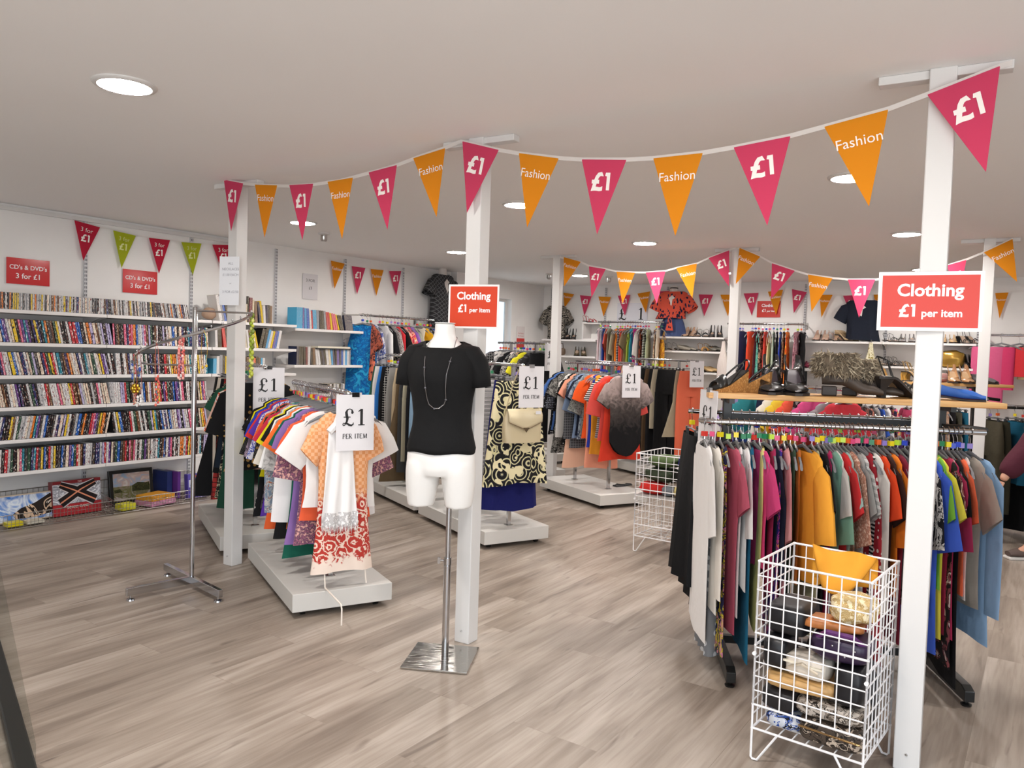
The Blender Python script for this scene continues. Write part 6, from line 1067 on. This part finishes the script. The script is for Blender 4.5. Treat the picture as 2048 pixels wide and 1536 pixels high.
# ---------------------------------------------------------------- clothes on wall busts
def bust(p, rz, z, label, c='#dcd6d0'):
    o = root('bust_form', (p.x, p.y, z), rz, label, 'display bust', 'white busts on the walls'); mb = MB()
    mb.loft([ell(.12, .07, -.42, 20), ell(.135, .085, -.3, 20), ell(.155, .08, -.2, 20), ell(.12, .06, -.13, 20), ell(.055, .05, -.10, 20), ell(.046, .046, -.03, 20)]); mb.build('form', mat(c, .4), o); mb = MB(); mb.box(-.02, .02, .0, .16, -.24, -.2); mb.build('wall_hook', STEEL, o, 0)
for p, rz, z, items, lb in ((LW(7.5, .17), RZL, 2.44, [('tee', fab('#2f2f31', 'plaid', '#6a6a6c', 1.5, 'diag'), .78, 'charcoal diagonal-check shirt on a bust high on the media wall', 1.0)], 'white bust under the charcoal check shirt'), (BW(-.03, .17), RZB, 2.21, [('tee', fab('#1c1b1c', 'floral', '#b9b0a2', 1.5, '#1c1b1c'), .60, 'black and cream printed blouse on a bust beside the corner', .82)], 'white bust in the corner of the far wall'),
                            (BW(1.8, .17), RZB, 2.395, [('tee', fab('#d0543f', 'leaf', '#1f1d38', .9, '#2a2440'), .48, 'red blouse with navy leaf print on a far-wall bust', 1.0), ('skirt', fab('#44527a'), .40, 'denim blue skirt shown under the red leaf-print blouse', .84)], 'white bust with a black choker under the leaf-print blouse'), (BW(4.2, .17), RZB, 2.26, [('tee', fab('#1a1f2c'), .60, 'navy short-sleeved shirt on a bust behind the pink pennant', .95)], 'white bust under the navy shirt')):
    bust(p, rz, z, lb)
    for kind, m, L0, l2, w in items: garment(kind, m, L0, l2, 'clothes on wall busts', (p.x, p.y, z-(0 if kind == 'tee' else .33)), rz, w, 2.6)
cp = BW(1.8, .17); mb = MB(); mb.tube([(.05*cos(a), .05*sin(a), 0) for a in [2*pi*i/20 for i in range(20)]], .007, 6, closed=True); o = mb.build('choker', mat('#241f1f', .5)); o.location = (cp.x, cp.y, 2.335); ident(o, 'dark choker necklace on the bust with the leaf-print blouse', 'necklace')
mb = MB(); mb.loft([cloth_ring(.02+.012*i, .012, -.06*i, 12) for i in range(4)]); o = mb.build('waist_tie', fab('#d0543f', 'leaf', '#1f1d38', .9, '#2a2440')); o.location = (cp.x-.07, cp.y-.125, 1.93); o.rotation_euler = (0, 0, RZB); ident(o, 'knotted tie ends of the red leaf-print blouse', 'blouse tie')

# ---------------------------------------------------------------- odds and ends
mb = MB(); mb.box(-.1, .1, -.03, .03, 0, .012); mb.tube([(-.1, .0, .01), (-.05, .03, .014), (.0, -.03, .012), (.06, .02, .012), (.1, -.02, .012)], .008, 6)
p = on_z(1245, 972, .13); o = mb.build('loose_hanger', DARKPL); o.location = p + Vector((0, 0, .002)); o.rotation_euler = (0, 0, .6); ident(o, 'grey broken hanger lying on the plinth under the central blouse rail', 'hanger')
mb = MB(); mb.tube([(-.02, .02, .30), (.0, .01, .18), (-.02, 0, .05), (.02, -.01, .012), (.05, .02, .012), (.03, .04, .012), (.09, .0, .012), (.14, -.01, .010)], .006, 6); p = on_z(628, 1122, .13); o = mb.build('black_cord', mat('#1a1a1e', .7)); o.location = p; ident(o, 'black drawstring trailing onto the plinth under the blouse rail', 'cord')
# edge strip and clear mat at the near doorway
a = on_z(-30, 1235, 0); b = on_z(70, 1620, 0); d = (b-a); L0 = d.length; rz = atan2(d.y, d.x)
o = root('trim_2', a, rz); struct(o, 'black raised edge strip on the floor near the doorway'); mb = MB(); mb.box(0, L0, -.03, .03, 0, .028); mb.build('strip', mat('#10130f', .4), o, 0, .006)
a = on_z(-60, 1010, .0); b = on_z(-20, 1300, .0)
pts = [on_z(-80, 900, .004), on_z(0, 1135, .004), on_z(72, 1490, .004), on_z(72, 1640, .004), on_z(40, 1640, .004), on_z(-90, 1235, .004)]
mb = MB(); mb.add([tuple(p) for p in pts] + [(p.x, p.y, .0005) for p in pts], [tuple(reversed(range(6)))] + [(i, (i+1) % 6, (i+1) % 6+6, i+6) for i in range(6)]); o = mb.build('floor_mat', mat('#6a6f60', .35, 0, .5, 0, .22), None, 0); ident(o, 'clear plastic floor mat beside the black edge strip', 'mat')
# person at the edge of the picture
def skin_mesh(name, V, E, rad, m, parent=None, sub=2):
    me = bpy.data.meshes.new(name); me.from_pydata(V, E, []); me.materials.append(m); o = bpy.data.objects.new(name, me); COL.objects.link(o)
    s = o.modifiers.new('skin', 'SKIN'); s.use_smooth_shade = True
    for i, r in enumerate(rad): me.skin_vertices[0].data[i].radius = (r, r)
    me.skin_vertices[0].data[0].use_root = True; q = o.modifiers.new('sub', 'SUBSURF'); q.levels = sub; q.render_levels = sub
    if parent is not None: o.parent = parent
    return o
pp = root('person', (4.02, 5.75, 0), 0, 'person in a maroon coat and patterned trousers reaching down, cut by the picture edge', 'person'); SKIN = mat('#c9967c', .5)
V = [(0, 0, .88), (-.06, -.03, 1.05), (-.13, -.06, 1.22), (-.17, -.08, 1.33), (-.21, -.1, 1.42), (-.23, -.11, 1.53), (-.07, -.2, 1.27), (-.24, -.22, .98), (-.47, -.23, .68), (-.52, -.235, .60), (-.07, .09, 1.27), (-.0, .14, 1.0), (-.12, .1, .8), (-.02, -.09, .84), (-.10, -.08, .47), (-.17, -.06, .09), (.02, .09, .84), (.04, .10, .46), (.05, .1, .09), (-.29, -.08, .035), (-.07, .08, .035)]
E_ = [(0, 1), (1, 2), (2, 3), (3, 4), (4, 5), (2, 6), (6, 7), (7, 8), (8, 9), (2, 10), (10, 11), (11, 12), (0, 13), (13, 14), (14, 15), (0, 16), (16, 17), (17, 18), (15, 19), (18, 20)]
skin_mesh('body', V, E_, [.12, .11, .12, .055, .085, .075, .05, .042, .032, .03, .05, .042, .032, .075, .055, .04, .075, .055, .04, .032, .032], SKIN, pp)
for i, (dx, dz) in enumerate(((-.03, -.06), (-.042, -.072), (-.05, -.07), (-.058, -.06), (-.02, -.03))):
    y = -.235+.018*(i-1.5) if i < 4 else -.2; mb = MB(); mb.tube([(-.525, y, .595), (-.525+dx*.5, y, .595+dz*.6), (-.525+dx*.6, y, .595+dz)], [.009, .008, .006], 8); mb.build('finger', SKIN, pp)
skin_mesh('coat', [V[0], V[1], V[2], (-.15, -.07, 1.28), V[6], V[7], (-.505, -.232, .625), V[10], V[11], V[12], (.03, .02, .72), (-.36, -.22, .66)], [(0, 1), (1, 2), (2, 3), (2, 4), (4, 5), (5, 6), (2, 7), (7, 8), (8, 9), (0, 10), (5, 11)], [.17, .155, .15, .075, .09, .105, .075, .075, .07, .05, .19, .11], fab('#4c1f2c'), pp)
skin_mesh('trousers', [V[0], V[13], V[14], (-.16, -.062, .14), V[16], V[17], (.05, .1, .14)], [(0, 1), (1, 2), (2, 3), (0, 4), (4, 5), (5, 6)], [.14, .095, .078, .07, .095, .078, .07], fab('#3a332c', 'floral', '#6a5a48', 1, '#221e1c'), pp)
mb = MB(); mb.ball((-.225, -.105, 1.555), (.10, .095, .10), 16, 12); mb.build('hair', mat('#4a3628', .7), pp)
for (x, y) in ((-.22, -.065), (-.0, .1)):
    mb = MB(); mb.loft([[(x-dx, y+w_*sin(2*pi*j/12), .03+h_*cos(2*pi*j/12)*.5+h_*.3) for j in range(12)] for dx, w_, h_ in ((-.08, .03, .05), (-.03, .042, .075), (.06, .046, .06), (.12, .036, .035))]); sh = mb.build('shoe', mat('#5a4a44', .6), pp); mb = MB(); mb.box(x-.13, x+.085, y-.044, y+.044, 0, .022); mb.build('sole', mat('#d8d4ce', .5), sh, 0, .008)
